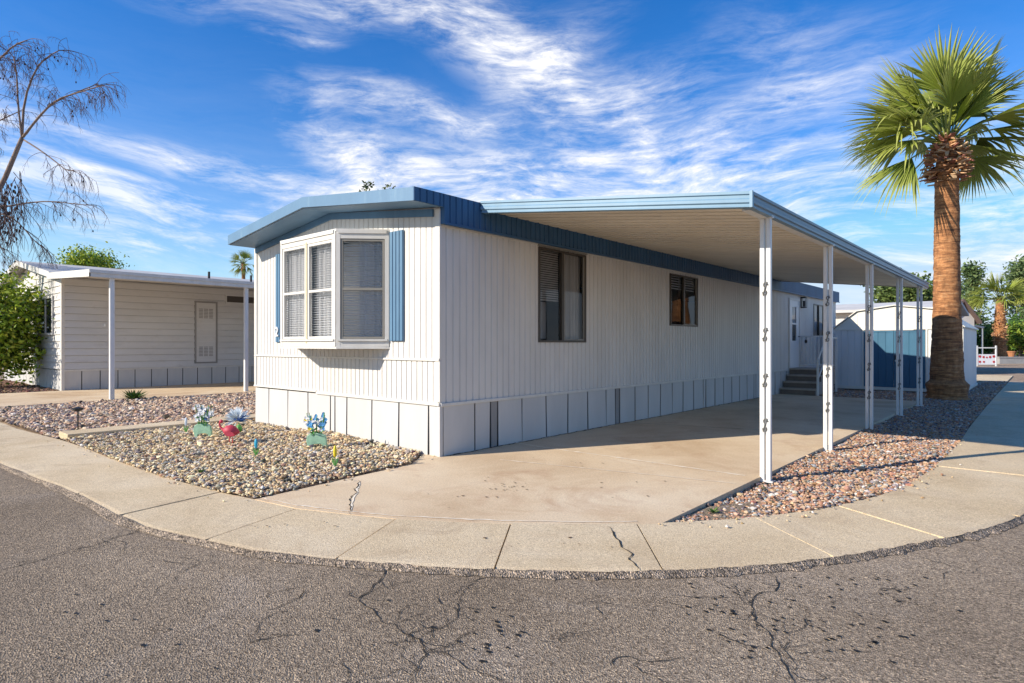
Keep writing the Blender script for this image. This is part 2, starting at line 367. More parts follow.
# ragged asphalt lip creeping up the sidewalk edge
lip = MB(); s = SO[2]; prev = None
while s < SO[-1] - .1:
    p = pt_at(outer, SO, s); q = pt_at(outer, SO, s + .02); t = (q - p).normalized(); nn = Vector((-t.y, t.x, 0))
    w = -.004 + .020 * abs(noise.noise(Vector((s * 3.1, 0, 0)))) + .045 * max(0, noise.noise(Vector((s * 11., 4, 0)))) + U(0, .012)
    e = (p + nn * w, p - nn * (.015 + .05 * abs(noise.noise(Vector((s * 2.2, 9, 0)))) + .06 * max(0, noise.noise(Vector((s * 9., 2, 0)))) + U(0, .02)))
    if prev:
        a, b = prev; c, d = e
        lip.quad((a.x, a.y, .006), (c.x, c.y, .006), (p.x, p.y, .0), (pp.x, pp.y, .0)); lip.quad((pp.x, pp.y, .0), (p.x, p.y, .0), (d.x, d.y, ZR + .004), (b.x, b.y, ZR + .004))
    prev = e; pp = p; s += .035 if -3 < p.y < 5 and p.x > -9 else .3
tag(lip.build('road_edge_tar', M['asphaltlip']), kind='structure')
# driveway
DRX = 3.34
arc = [onz(*p) for p in [(255, 499.5), (297, 508.5), (350, 514.5), (397, 519), (450, 521.5), (511, 524), (580, 525), (637, 524.5), (662, 523.3)]]
dv = [P2(p) for p in arc] + [(DRX, 12.7), (-.35, 12.7), (-.35, .06), P2(onz(412, 464))]
tri_sheet('driveway', dv, .002, .1, M['concrete'])
def strip(mb, pts, w, z, jit=0., taper=True):
    """thin irregular ribbon along the ground"""
    pts = [Vector((p[0], p[1], 0)) for p in pts]; out = []
    for a, b in zip(pts, pts[1:]):
        n = max(2, int((b - a).length / .035))
        out += [a.lerp(b, k / n) for k in range(n)]
    out.append(pts[-1]); prev = None; n = len(out)
    for k, p in enumerate(out):
        t = (out[min(k + 1, n - 1)] - out[max(k - 1, 0)]).normalized(); nn = Vector((-t.y, t.x, 0))
        p = p + nn * (noise.noise(Vector((p.x * 7, p.y * 7, 3.3))) * jit * 2.2 + U(-jit, jit) * .5)
        ww = w * (.45 + .9 * abs(noise.noise(p * 5))) * (.5 + .7 * R() if jit else 1) * (1 if not taper else min(1, .25 + 5 * min(k, n - 1 - k) / n))
        e = (p + nn * ww, p - nn * ww)
        if prev: mb.quad((prev[0].x, prev[0].y, z), (prev[1].x, prev[1].y, z), (e[1].x, e[1].y, z), (e[0].x, e[0].y, z))
        prev = e
cr = MB()
for pts, w in [([(-20, 575), (30, 562), (75, 550), (110, 541), (147, 528)], .013), ([(220, 552), (200, 563), (175, 577), (155, 597)], .006),
    ([(405, 563), (388, 564), (380, 580), (357, 600), (366, 612), (395, 625), (418, 640), (427, 655), (405, 690)], .012), ([(520, 574), (490, 578), (465, 586), (460, 610), (445, 626), (419, 640)], .010),
    ([(430, 652), (460, 660), (480, 668), (505, 684)], .008), ([(345, 660), (346, 675), (343, 690)], .006), ([(766, 570), (780, 582), (776, 592), (756, 597), (753, 612), (768, 635), (774, 652), (790, 672), (805, 692)], .011),
    ([(728, 580), (742, 596), (753, 610)], .006), ([(1030, 560), (1000, 552), (965, 542)], .007), ([(660, 600), (690, 606), (752, 608)], .004)]:
    strip(cr, [onz(x, y, ZR) for x, y in pts], w * .52, ZR + .004, .024)
rb_ = random.Random(44)
for (cx_, cy_) in [(147, 528), (110, 541), (40, 560), (380, 580), (358, 600), (395, 625), (418, 640), (427, 655), (412, 675), (465, 586), (460, 610), (445, 626), (780, 582), (757, 597), (753, 612), (768, 635), (774, 652), (790, 672), (742, 596), (200, 563), (300, 590), (250, 640), (600, 600), (880, 590), (950, 570), (560, 640), (640, 660)]:
    for _ in range(3):
        p_ = onz(cx_ + rb_.uniform(-3, 3), cy_ + rb_.uniform(-3, 3), ZR); a_ = rb_.random() * 6.283; pl = [p_]
        for _k in range(rb_.randint(3, 7)):
            a_ += rb_.gauss(0, .55); p_ = p_ + Vector((math.cos(a_), math.sin(a_), 0)) * rb_.uniform(.03, .07); pl.append(p_)
        strip(cr, pl, .0035, ZR + .0042, .010)
tag(cr.build('road_crack', M['crackdust']), kind='structure')
ck = MB()
strip(ck, [onz(*p) for p in [(358, 481), (354, 497), (349, 513)]], .012, .0065, .02)
strip(ck, [onz(*p) for p in [(611, 527), (617, 543), (629, 555), (637, 571)]], .010, .0085, .015)
strip(ck, [onz(*p) for p in [(560, 420), (650, 424), (757, 430)]], .012, .0065, .012, False)
strip(ck, [(0.03, y) for y in np.arange(.1, 12.6, .5)], .022, .0065, .02, False)
tag(ck.build('concrete_crack', M['crackdust']), kind='structure')
jp = MB()
strip(jp, [onz(*p) for p in [(500, 440.5), (540, 447), (640, 461), (745, 476)]], .024, .0062, .004, False)
strip(jp, [onz(*p) for p in [(500, 460), (540, 464), (640, 474), (735, 484)]], .016, .0062, .004, False)
strip(jp, [onz(x, y - 1.0) for x, y in [(262, 499.5), (297, 507), (350, 513), (397, 517.5), (450, 520), (511, 522.5), (580, 523.5), (637, 523)]], .013, .0068, .008, False)
strip(jp, [onz(*p) for p in [(359, 482), (355.5, 497), (350.5, 511)]], .018, .0055, .01)
tag(jp.build('driveway_joint', M['jointpale']), kind='structure')
# tar drips and pits
ts = MB(); rt = random.Random(3)
clus = [(500, 625, 30, 14, 10), (490, 650, 28, 12, 10), (720, 600, 60, 25, 26), (830, 610, 90, 35, 42), (760, 640, 40, 20, 16), (120, 650, 100, 30, 7), (860, 640, 60, 20, 16), (900, 590, 60, 20, 10), (330, 640, 120, 30, 7), (85, 605, 40, 14, 5)]
for cx, cy, sx, sy, n in clus:
    for _ in range(n):
        p = onz(cx + rt.gauss(0, sx * .6), min(690, max(578, cy + rt.gauss(0, sy * .6))), ZR); r = rt.uniform(.006, .015); ph = rt.random() * 6
        if p.x > 5.6 and p.y > 1: continue
        ts.quad(*[(p.x + r * (1 + .35 * math.sin(3 * a + ph)) * math.cos(a), p.y + r * .8 * (1 + .3 * math.sin(2 * a + ph)) * math.sin(a), ZR + .005) for a in [k * math.pi / 5 for k in range(10)]])
ds = MB()
for cx, cy, sx, sy, n in [(505, 488, 26, 7, 26), (575, 462, 50, 6, 9), (640, 490, 60, 12, 8), (460, 500, 30, 6, 6), (300, 520, 60, 8, 8), (560, 545, 120, 10, 8)]:
    for _ in range(n):
        p = onz(cx + rt.gauss(0, sx * .6), cy + rt.gauss(0, sy * .6)); r = rt.uniform(.005, .013); ph = rt.random() * 6
        ds.quad(*[(p.x + r * (1 + .4 * math.sin(3 * a + ph)) * math.cos(a), p.y + r * (1 + .35 * math.sin(2 * a + ph)) * math.sin(a), .0075) for a in [k * math.pi / 5 for k in range(10)]])
tag(ds.build('driveway_spot', M['oil']), kind='structure')
tag(ts.build('tar_spot', M['tar']), kind='structure')
# concrete strip between the two gravel beds, neighbour's pad
def slab(name, x0, x1, y0, y1, z, mat, th=.1):
    m = MB(); m.box(x0, x1, y0, y1, z - th, z); return tag(m.build(name, mat, bevel=.006), kind='structure')
slab('path', -5.70, -5.2, -2.66, 20, .065, M['walk'])
slab('driveway', -16.38, -11.75, -2.98, 14, .012, M['concrete'])
slab('lane', -6, 4.5, 25, 31, -.05, M['walk'], .03)
# gravel: pebbles as one countless mass per bed
ICO = bmesh.new(); bmesh.ops.create_icosphere(ICO, subdivisions=1, radius=1.); ICO.verts.ensure_lookup_table()
IV = np.array([v.co[:] for v in ICO.verts]); IF = np.array([[v.index for v in f.verts] for f in ICO.faces]); ICO.free()
def inside(px, py, poly):
    c = np.zeros(len(px), bool); j = len(poly) - 1
    for i in range(len(poly)):
        xi, yi = poly[i]; xj, yj = poly[j]
        if yi != yj:
            c ^= ((yi > py) != (yj > py)) & (px < (xj - xi) * (py - yi) / (yj - yi) + xi)
        j = i
    return c
def gravel(poly, step, size, pal, zfun, seed, loose=None):
    g = np.random.default_rng(seed); P = np.array(poly)
    xs = np.arange(P[:, 0].min(), P[:, 0].max(), step); ys = np.arange(P[:, 1].min(), P[:, 1].max(), step)
    X, Y = np.meshgrid(xs, ys); X = X.ravel() + g.uniform(-.55, .55, X.size) * step; Y = Y.ravel() + g.uniform(-.55, .55, Y.size) * step
    k = inside(X, Y, poly); X, Y = X[k], Y[k]
    if loose is not None: X, Y = np.array(loose)[:, 0], np.array(loose)[:, 1]
    n = len(X)
    s = size * np.exp(g.normal(0, .28, n)); ax = np.stack([s * g.uniform(.8, 1.35, n), s * g.uniform(.65, 1., n), s * g.uniform(.4, .75, n)], 1)
    V = IV[None] * ax[:, None, :] * g.uniform(.8, 1.2, (n, 12, 1))
    # random rotation: tilt then spin
    t = g.normal(0, .35, n); c_, s_ = np.cos(t)[:, None], np.sin(t)[:, None]
    V = np.stack([V[..., 0], V[..., 1] * c_ - V[..., 2] * s_, V[..., 1] * s_ + V[..., 2] * c_], -1)
    t = g.uniform(0, 6.283, n); c_, s_ = np.cos(t)[:, None], np.sin(t)[:, None]
    V = np.stack([V[..., 0] * c_ - V[..., 1] * s_, V[..., 0] * s_ + V[..., 1] * c_, V[..., 2]], -1)
    Z = zfun(X, Y) + g.uniform(-.3, .6, n) * s
    V += np.stack([X, Y, Z], 1)[:, None, :]
    pal = np.array([p[:3] for p in pal]), np.array([p[3] for p in pal])
    ci = g.choice(len(pal[0]), n, p=pal[1] / pal[1].sum()); Cc = pal[0][ci] * g.uniform(.75, 1.25, (n, 1)) + g.normal(0, .012, (n, 3)); Cc = np.clip(Cc, .02, .8)
    Fc = (IF[None] + (np.arange(n) * 12)[:, None, None]).reshape(-1, 3)
    me = bpy.data.meshes.new('gravel'); me.vertices.add(n * 12); me.vertices.foreach_set('co', V.ravel().astype(np.float32))
    nf = len(Fc); me.loops.add(nf * 3); me.loops.foreach_set('vertex_index', Fc.ravel().astype(np.int32))
    me.polygons.add(nf); me.polygons.foreach_set('loop_start', (np.arange(nf) * 3).astype(np.int32)); 
    me.update(calc_edges=True)
    a = me.attributes.new('tone', 'FLOAT_COLOR', 'POINT'); CC = np.concatenate([np.repeat(Cc, 12, 0), np.ones((n * 12, 1))], 1); a.data.foreach_set('color', CC.ravel().astype(np.float32))
    me.materials.append(M['pebble']); me.polygons.foreach_set('use_smooth', np.zeros(nf, bool)); me.validate()
    o = bpy.data.objects.new('gravel', me); COL.objects.link(o); tag(o, kind='stuff'); return o
bedL = [P2(onz(*p)) for p in [(66, 441), (113, 459.5), (165, 478.5), (220, 492.5), (255, 499)]]
bedL = [(-5.2, -2.66)] + bedL + [P2(onz(330, 481)), P2(onz(412, 464)), (-.36, -.02), (-4.84, -.02), (-5.2, 2)]
bedL = [p for p in bedL if p[0] >= -5.21]
palL = [(.66, .50, .29, 3), (.74, .60, .38, 2.6), (.44, .30, .17, 1.6), (.27, .24, .21, 1.3), (.50, .44, .36, 1.2), (.62, .58, .52, .8), (.10, .09, .085, .9), (.42, .26, .17, .9)]
palR = [(.44, .26, .16, 2.8), (.36, .19, .12, 2.0), (.52, .36, .24, 2.2), (.28, .26, .26, 1.7), (.58, .53, .47, 1.0), (.12, .10, .10, 1.2), (.47, .31, .20, 1.2), (.30, .33, .34, .5)]
palF = [(.60, .43, .29, 3), (.50, .32, .21, 2.2), (.68, .54, .39, 1.8), (.30, .24, .21, 1.0), (.66, .57, .48, .8), (.12, .09, .08, .9)]
moundL = lambda x, y: .015 + .06 * np.clip((y + 2.4) / 1.5, 0, 1) * np.clip((.3 - x) / 1.0, 0, 1) * np.clip((x + 5.2) / 2.5, 0, 1) * (.6 + .4 * np.sin(x * 2.1) * np.cos(y * 2.7))
sheet('gravel_bed', bedL, -.012, M['dirt'])
gravel(bedL, .029, .0158, palL, moundL, 1); gravel(bedL, .06, .0195, palL, lambda x, y: moundL(x, y) + .012, 11)
bedR = [(DRX + .02, -.78)] + [P2(onz(*p)) for p in [(690, 521), (757, 517), (800, 512), (839, 505.5), (902, 489.5), (930, 474), (947, 456.5), (962, 438.5)]] + [(4.64, 8.), (4.6, 14.), (4.58, 24.), (3.87, 24.), (3.87, 16.25), (.5, 16.25), (.5, 14.9), (1.1, 14.9), (1.1, 12.75), (DRX + .02, 12.75)]
sheet('gravel_bed', bedR, -.075, M['dirt'])
flatR = lambda x, y: -.045 + .02 * np.sin(x * 3.1 + 1) * np.sin(y * 1.7) + .035 * np.clip((x - 3.6) / .6, 0, 1)
gravel([p for p in bedR], .026, .0135, palR, flatR, 2); gravel(bedR, .055, .0165, palR, lambda x, y: flatR(x, y) + .010, 12)
rl = random.Random(8); stray = []
for poly, cnt in ((bedL, 70), (bedR[:10], 50)):
    for _ in range(cnt):
        a, b = rl.choice(list(zip(poly, poly[1:]))); t = rl.random(); g_ = abs(rl.gauss(0, .10)) + .01; d_ = Vector((b[0] - a[0], b[1] - a[1])); nn_ = Vector((d_.y, -d_.x)).normalized() if d_.length > 1e-6 else Vector((0, 0))
        q_ = (a[0] + d_.x * t + nn_.x * g_, a[1] + d_.y * t + nn_.y * g_)
        if not inside(np.array([q_[0]]), np.array([q_[1]]), bedL)[0] and not (q_[1] > -.02 and q_[0] < 0) and q_[1] < 9: stray.append(q_)
gravel(bedL, .5, .011, palL, lambda x, y: .008 + 0 * x, 15, loose=stray)
bedF = [(-5.64, -2.72), (-5.64, 16), (-11.7, 16), (-11.7, -2.92)]
sheet('gravel_bed', bedF, -.03, M['dirt'])
gravel([(-5.64, -2.72), (-5.64, 9), (-11.7, 9), (-11.7, -2.92)], .05, .030, palF, lambda x, y: -.012 + .02 * np.sin(x * 2) * np.cos(y * 1.4), 3)
bedB = [(-16.45, -2.98), (-16.45, -.34), (-26, -.34), (-26, -2.98)]
sheet('gravel_bed', bedB, -.02, M['dirt'])
gravel(bedB, .07, .04, [(.22, .12, .08, 2), (.30, .19, .13, 1), (.12, .08, .06, 1)], lambda x, y: -.005 + 0 * x, 4)
# ------------------------------------------------------------------ the mobile home
W = 4.84; LEN = 18.85; XL = -W; XC = -W / 2
home = thing('mobile_home', 'long white ribbed mobile home with blue roof trim, angled bay window and white skirting', 'mobile home', (XC, LEN / 2, 0))
FR, SD = front(0.), side(0.)
EZ, RZ = 3.235, 3.51
roofz = lambda x: RZ - abs(x - XC) * (RZ - EZ) / (W / 2 + .06)
bay = [(-3.41, 0.), (-2.97, -.5), (-1.51, -.5), (-1.02, 0.)]; BZ0, BZ1 = 1.335, 2.945
w1 = (1.946, 3.152, 1.435, 2.83); w2 = (6.129, 7.378, 1.778, 2.80); w3 = (16.09, 17.32, 1.66, 2.69); dr = (13.56, 14.56, .70, 2.75)
m = MB(); ribbed(m, FR, XL, 0., 1.2, lambda x: roofz(x) - .15, .112, .022, .010, [(bay[0][0] + .02, bay[3][0] - .02, BZ0 + .05, BZ1 - .05)]); fw = m.build('front_wall', M['white'], home)
m = MB(); ribbed(m, FR, XL, 0., .66, 1.19, .105, .020, .010); m.build('lower_siding', M['white'], home)
m = MB(); ribbed(m, SD, 0., LEN,   .66, 3.05, .118, .032, .016, [w1, w2, w3, dr]); m.build('side_wall', M['white'], home)
m = MB(); ribbed(m, lambda a, b, c: Vector((XL - b, a, c)), 0., LEN, .66, 3.05, .2, .02, .008); ribbed(m, lambda a, b, c: Vector((a, LEN + b, c)), XL, 0, .66, lambda x: roofz(x) - .15, .2, .02, .008); m.build('rear_wall', M['white'], home)
m = MB(); m.quad((XL, 0, .64), (0, 0, .64), (0, LEN, .64), (XL, LEN, .64)); m.build('floor', M['dark'], home)
# roof
m = MB(); m.prism([(XL - .005, EZ - .14), (XC, RZ - .14), (.06, EZ - .14), (.06, EZ), (XC, RZ), (XL - .005, EZ)], -.455, LEN + .1, lambda a, b, h: Vector((a, h, b))); roof = m.build('roof', M['roof'], home)
m = MB(); m.prism([(XL + .0, EZ - .14), (XC, RZ - .14), (.066, EZ - .15), (.066, EZ + .008), (XC, RZ + .008), (XL + .0, EZ + .014)], -.48, -.456, lambda a, b, h: Vector((a, h, b))); m.build('front_fascia', M['blue'], home)
m = MB(); m.prism([(XL + .01, EZ - .148), (XC, RZ - .148), (.06, EZ - .148), (.06, EZ - .143), (XC, RZ - .143), (XL + .01, EZ - .143)], -.45, -.012, lambda a, b, h: Vector((a, h, b))); m.build('soffit', M['blue'], home)
m = MB(); m.prism([(XL + .05, EZ - .245), (XC, RZ - .245), (-.11, EZ - .245), (-.11, EZ - .152), (XC, RZ - .152), (XL + .05, EZ - .152)], -.03, -.003, lambda a, b, h: Vector((a, h, b))); m.build('frieze_board', M['shutter'], home)
m = MB()
ribbed(m, side(.085), -.46, LEN + .12, 2.885, EZ + .012, .105, .03, .014)
# at the overhang the fascia is cut back to the soffit
m2 = MB(); ribbed(m2, side(.085), .0, LEN + .12, 2.885, EZ + .012, .105, .03, .014); ribbed(m2, side(.085), -.48, 0., EZ - .15, EZ + .012, .105, .03, .014)
m2.quad((.085, 0, 2.885), (.0, 0, 2.885), (.0, 0, EZ + .01), (.085, 0, EZ + .01)); m2.quad((0, 0, 2.885), (.085, 0, 2.885), (.085, LEN + .12, 2.885), (0, LEN + .12, 2.885)); m2.quad((.085, LEN + .12, 2.885), (.0, LEN + .12, 2.885), (.0, LEN + .12, EZ + .01), (.085, LEN + .12, EZ + .01))
m2.quad((.085, -.48, EZ + .012), (.02, -.48, EZ + .012), (.02, LEN + .12, EZ + .012), (.085, LEN + .12, EZ + .012)); m2.quad((.085, -.48, EZ + .012), (.066, -.48, EZ + .012), (.066, -.48, EZ - .15), (.085, -.48, EZ - .15))
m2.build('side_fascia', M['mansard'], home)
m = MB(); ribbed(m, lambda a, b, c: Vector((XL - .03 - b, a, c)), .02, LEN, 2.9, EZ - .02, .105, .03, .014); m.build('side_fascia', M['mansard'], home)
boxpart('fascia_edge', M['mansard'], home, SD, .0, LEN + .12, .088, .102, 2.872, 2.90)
# trims
for x0, x1 in ((-.075, .012), (XL - .012, XL + .075)):
    boxpart('corner_trim', M['trim'], home, FR, x0, x1, -.02, .016, 1.215, EZ - .16, bevel=.003)
boxpart('corner_trim', M['trim'], home, FR, -.075, .011, -.02, .014, .68, 1.185, bevel=.003); boxpart('corner_trim', M['trim'], home, FR, XL - .012, XL + .05, -.02, .014, .68, 1.185)
boxpart('belt_trim', M['trim'], home, FR, XL - .01, .004, .0, .022, 1.186, 1.214, bevel=.004)
boxpart('skirt_rail', M['trim'], home, FR, XL - .01, XL + 2.02, -.01, .028, .655, .682, bevel=.004); boxpart('skirt_rail', M['trim'], home, FR, XL + 2.02, .004, -.01, .026, .630, .668, bevel=.004)
boxpart('skirt_rail', M['trim'], home, SD, .004, LEN, -.01, .022, .622, .664, bevel=.004)
boxpart('wall_top_trim', M['trim'], home, SD, .01, LEN, .0, .012, 2.86, 2.884)
# skirting panels
bk = MB(); bk.box(XL + .02, -.02, .02, LEN - .02, -.05, .64); bk.build('skirt_backing', M['gap'], home)
boxpart('skirt_corner', M['skirt'], home, ID, -.05, .006, -.008, .045, -.05, .63, bevel=.003)
xs = [XL] + [ony(px, 425, 0).x for px in (269, 288, 308, 330.5)] + [ony(px, 430, 0).x for px in (335, 347, 372, 399, 428.6)] + [0.]
for a, b in zip(xs, xs[1:]):
    if b - a < .1: boxpart('skirt_panel', M['skirt_grey'], home, FR, a + .006, b - .004, -.012, -.004, -.05, .632); continue
    q = MB(); t0, t1 = U(-.004, .010), U(-.004, .012)
    q.prism([(a + .015, 0), (b - .013, 0), (b - .013, 1), (a + .015, 1)], 0, 1, lambda u, c, h: FR(u, -.010 + .012 * h + (t0 + (t1 - t0) * (u - a) / (b - a)) * (1 - c), -.05 + c * .685))
    q.build('skirt_panel', M['skirt'], home)
ys = [0.02] + [onx(px, 425, 0).y for px in (442.8, 474.8)] + [onx(490.5, 420, 0).y, onx(497.8, 420, 0).y] + [onx(px, 410, 0).y for px in (522, 546, 568, 587.6, 606, 615.3, 619.8, 635)]
y = ys[-1]; kk = 0
while y < LEN - .6:
    kk += 1; y += .49 if kk % 7 else .14; ys.append(y)
ys.append(LEN)
for i, (a, b) in enumerate(zip(ys, ys[1:])):
    g = b - a < .22 and i > 0
    q = MB(); t0, t1 = U(-.004, .012), U(-.004, .012); s0, s1 = U(-.007, .007), U(-.007, .007)
    gp = .012 + .0012 * min(a, 9); q.prism([(a + gp + s0, 0), (b - gp + s1, 0), (b - gp, 1), (a + gp, 1)], 0, 1, lambda u, c, h: SD(u, -.012 + .012 * h + (0 if g else (t0 + (t1 - t0) * (u - a) / (b - a)) * (1 - c)), -.02 + c * .64))
    q.build('skirt_panel', M['skirt_grey'] if g and i < 14 else M['skirt'], home)
# bay window
bp0 = MB()
for z0, z1 in ((BZ1 - .03, BZ1),):
    bp0.prism([(bay[0][0] - .02, .0), (bay[1][0] - .02, bay[1][1] - .015), (bay[2][0] + .02, bay[2][1] - .015), (bay[3][0] + .02, .0)], z0, z1)
bayo = bp0.build('bay_window', M['trim'], home)
bp0 = MB(); bp0.prism([(bay[0][0] - .02, .0), (bay[1][0] - .02, bay[1][1] - .015), (bay[2][0] + .02, bay[2][1] - .015), (bay[3][0] + .02, .0)], BZ0, BZ0 + .03); bp0.build('sill_board', M['trim'], bayo)
def sash(T, a0, a1, z0, z1, mat, meet=True, fr=.035):
    """double hung sash: stiles, rails, meeting rail"""
    q = MB(); q.box(a0, a0 + fr, -.03, .012, z0, z1, T); q.box(a1 - fr, a1, -.03, .012, z0, z1, T)
    q.box(a0 + fr, a1 - fr, -.03, .010, z0, z0 + fr, T); q.box(a0 + fr, a1 - fr, -.03, .010, z1 - fr, z1, T)
    if meet: mz = (z0 + z1) / 2; q.box(a0 + fr, a1 - fr, -.03, .011, mz - .017, mz + .017, T)
    q.build('sash', mat, bayo)
    q = MB(); q.quad(T(a0 + fr, -.008, z0 + fr), T(a1 - fr, -.008, z0 + fr), T(a1 - fr, -.008, z1 - fr), T(a0 + fr, -.008, z1 - fr)); q.build('pane', M['glass'], bayo)
def blinds(T, a0, a1, z0, z1, parent, mat, sp=.034, b=-.05, tilt=.026):
    q = MB(); z = z0
    while z < z1:
        q.quad(T(a0, b, z), T(a1, b, z), T(a1, b - .014, z + tilt), T(a0, b - .014, z + tilt)); z += sp
    q.build('blind', mat, parent)
def curtain(T, a0, a1, z0, z1, parent, mat, b=-.14, amp=.02, k=38., flare=0.):
    q = MB(); n = max(8, int((a1 - a0) / .018))
    for i in range(n):
        u0, u1 = a0 + (a1 - a0) * i / n, a0 + (a1 - a0) * (i + 1) / n
        f = lambda u: b + amp * math.sin(u * k + math.sin(u * 9)) + amp * .5 * math.sin(u * k * 2.3)
        q.quad(T(u0, f(u0), z0), T(u1, f(u1), z0), T(u1, f(u1), z1), T(u0, f(u0), z1))
    q.build('curtain', mat, parent, smooth=False)
M['mullion'] = paint('yellowed_mullion', (.66, .60, .40), .5, .15)
for k in range(3):
    T, ln = face_between(bay[k], bay[k + 1])
    fz0, fz1 = BZ0 + .03, BZ1 - .03
    q = MB(); e = .055
    q.box(.0, e, -.05, .02, fz0, fz1, T); q.box(ln - e, ln, -.05, .02, fz0, fz1, T); q.box(e, ln - e, -.05, .018, fz0, fz0 + .10, T); q.box(e, ln - e, -.05, .018, fz1 - .10, fz1, T)
    q.build('bay_frame', M['trim'], bayo)
    boxpart('drip_edge', M['trim'], bayo, T, .03, ln - .03, .018, .034, fz1 - .03, fz1 + .015); boxpart('sill_edge', M['trim'], bayo, T, .02, ln - .02, .018, .040, fz0 + .075, fz0 + .10)
    g0, g1 = fz0 + .105, fz1 - .105
    if k == 1:
        mid = ln / 2
        sash(T, e + .005, mid - .022, g0, g1, M['trim']); sash(T, mid + .022, ln - e - .005, g0, g1, M['trim'])
        boxpart('mullion', M['mullion'], bayo, T, mid - .02, mid + .02, -.03, .024, g0 - .06, g1 + .03)
        blinds(T, e + .02, ln - e - .02, g0, g1, bayo, M['blind'], tilt=.007)
        curtain(T, e + .02, mid - .05, g0, g1, bayo, M['curtain'], b=-.10); curtain(T, mid + .05, ln - .1, g0, g1, bayo, M['curtain'], b=-.12)
    else:
        sash(T, e + .005, ln - e - .005, g0, g1, M['tanframe'] if k == 2 else M['trim'], fr=.028)
        blinds(T, e + .02, ln - e - .02, g0, g1, bayo, M['blind'], tilt=.017)
        curtain(T, ln * .40, ln - e, g0, g1, bayo, M['curtain'], b=-.085)
q = MB(); q.box(bay[0][0] + .03, bay[3][0] - .03, .32, .34, BZ0, BZ1); q.build('interior_wall', M['room'], bayo)
# shutters (ribbed boards)
for x0, x1, z0, z1 in ((-.972, -.69, 1.44, 2.90), (-4.065, -3.78, 1.43, 2.90)):
    q = MB(); q.box(x0, x1, .012, .024, z0, z1, FR)
    for i in range(4):
        w_ = (x1 - x0) / 4; q.box(x0 + i * w_ + .008, x0 + (i + 1) * w_ - .008, .024, .034, z0 + .004, z1 - .004, FR)
    sh = q.build('shutter', M['shutter'], home)
    if x0 < -3:
        cu = bpy.data.curves.new('house_number', 'FONT'); cu.body = '2'; cu.size = .22; cu.extrude = .006; cu.bevel_depth = .004
        to = bpy.data.objects.new('house_number_text', cu); COL.objects.link(to); bpy.context.view_layer.update()
        me = bpy.data.meshes.new_from_object(to.evaluated_get(bpy.context.evaluated_depsgraph_get())); bpy.data.objects.remove(to)
        me.transform(Matrix.Translation(Vector((x0 + .02, -.045, 1.53)) - Vector(ORG[home.name])) @ Matrix.Rotation(math.pi / 2, 4, 'X'))
        me.materials.clear(); me.materials.append(M['petalwhite']); no = bpy.data.objects.new('house_number', me); COL.objects.link(no); no.parent = sh; ORG[no.name] = ORG[home.name]
# side windows: sliding, two panes
def slider(a0, a1, z0, z1, fmat, kind):
    q = MB(); e = .02
    q.box(a0 - .008, a0 + e, -.04, .022, z0 - .01, z1 + .01, SD); q.box(a1 - e, a1 + .008, -.04, .022, z0 - .01, z1 + .01, SD)
    q.box(a0 + e, a1 - e, -.04, .021, z0 - .01, z0 + e, SD); q.box(a0 + e, a1 - e, -.04, .021, z1 - e, z1 + .01, SD)
    wd = q.build('window', fmat, home); mid = (a0 + a1) / 2
    boxpart('meeting_stile', M['bronze'], wd, SD, mid - .035, mid + .02, -.035, .012, z0 + e, z1 - e)
    q = MB(); q.box(mid + .02, mid + .045, -.03, .004, z0 + e, z1 - e, SD); q.box(mid + .045, a1 - e - .02, -.03, .004, z0 + e, z0 + e + .02, SD); q.box(a1 - e - .02, a1 - e, -.03, .004, z0 + e, z1 - e, SD); q.build('sash', M['tanframe'], wd)
    for u0, u1, b in ((a0 + e, mid - .03, -.022), (mid + .03, a1 - e, -.012)):
        q = MB(); q.quad(SD(u0, b, z0 + e), SD(u1, b, z0 + e), SD(u1, b, z1 - e), SD(u0, b, z1 - e)); q.build('pane', M['glass'], wd)
    if kind == 1:
        blinds(SD, a0 + e, mid - .03, z0 + .62, z1 - e, wd, M['dimcurtain'], b=-.06)
        curtain(SD, mid + .03, a1 - e, z0, z1, wd, M['dimcurtain'], b=-.09, amp=.018, k=48)
        q = MB(); q.box(a0 + .1, mid - .1, -.3, -.26, z0 + .05, z0 + .62, SD); q.build('interior_panel', M['block'], wd)
    elif kind == 2:
        blinds(SD, a0 + e, a1 - e, z1 - .28, z1 - e, wd, M['blind'], b=-.06, sp=.05)
    else:
        curtain(SD, a0 + e, a1 - e, z0, z1, wd, M['curtain'], b=-.07, amp=.02, k=30)
    q = MB(); q.box(a0 - .1, a1 + .1, -.5, -.48, z0 - .1, z1 + .1, SD); q.build('dark_room', M['dark'], wd)
slider(*w1, M['bronze'], 1); slider(*w2, M['bronze'], 2); slider(*w3, M['tanframe'], 3)
boxpart('drip_cap', M['tanframe'], home, SD, w1[0] - .03, w1[1] + .03, .0, .03, w1[3] + .022, w1[3] + .04)
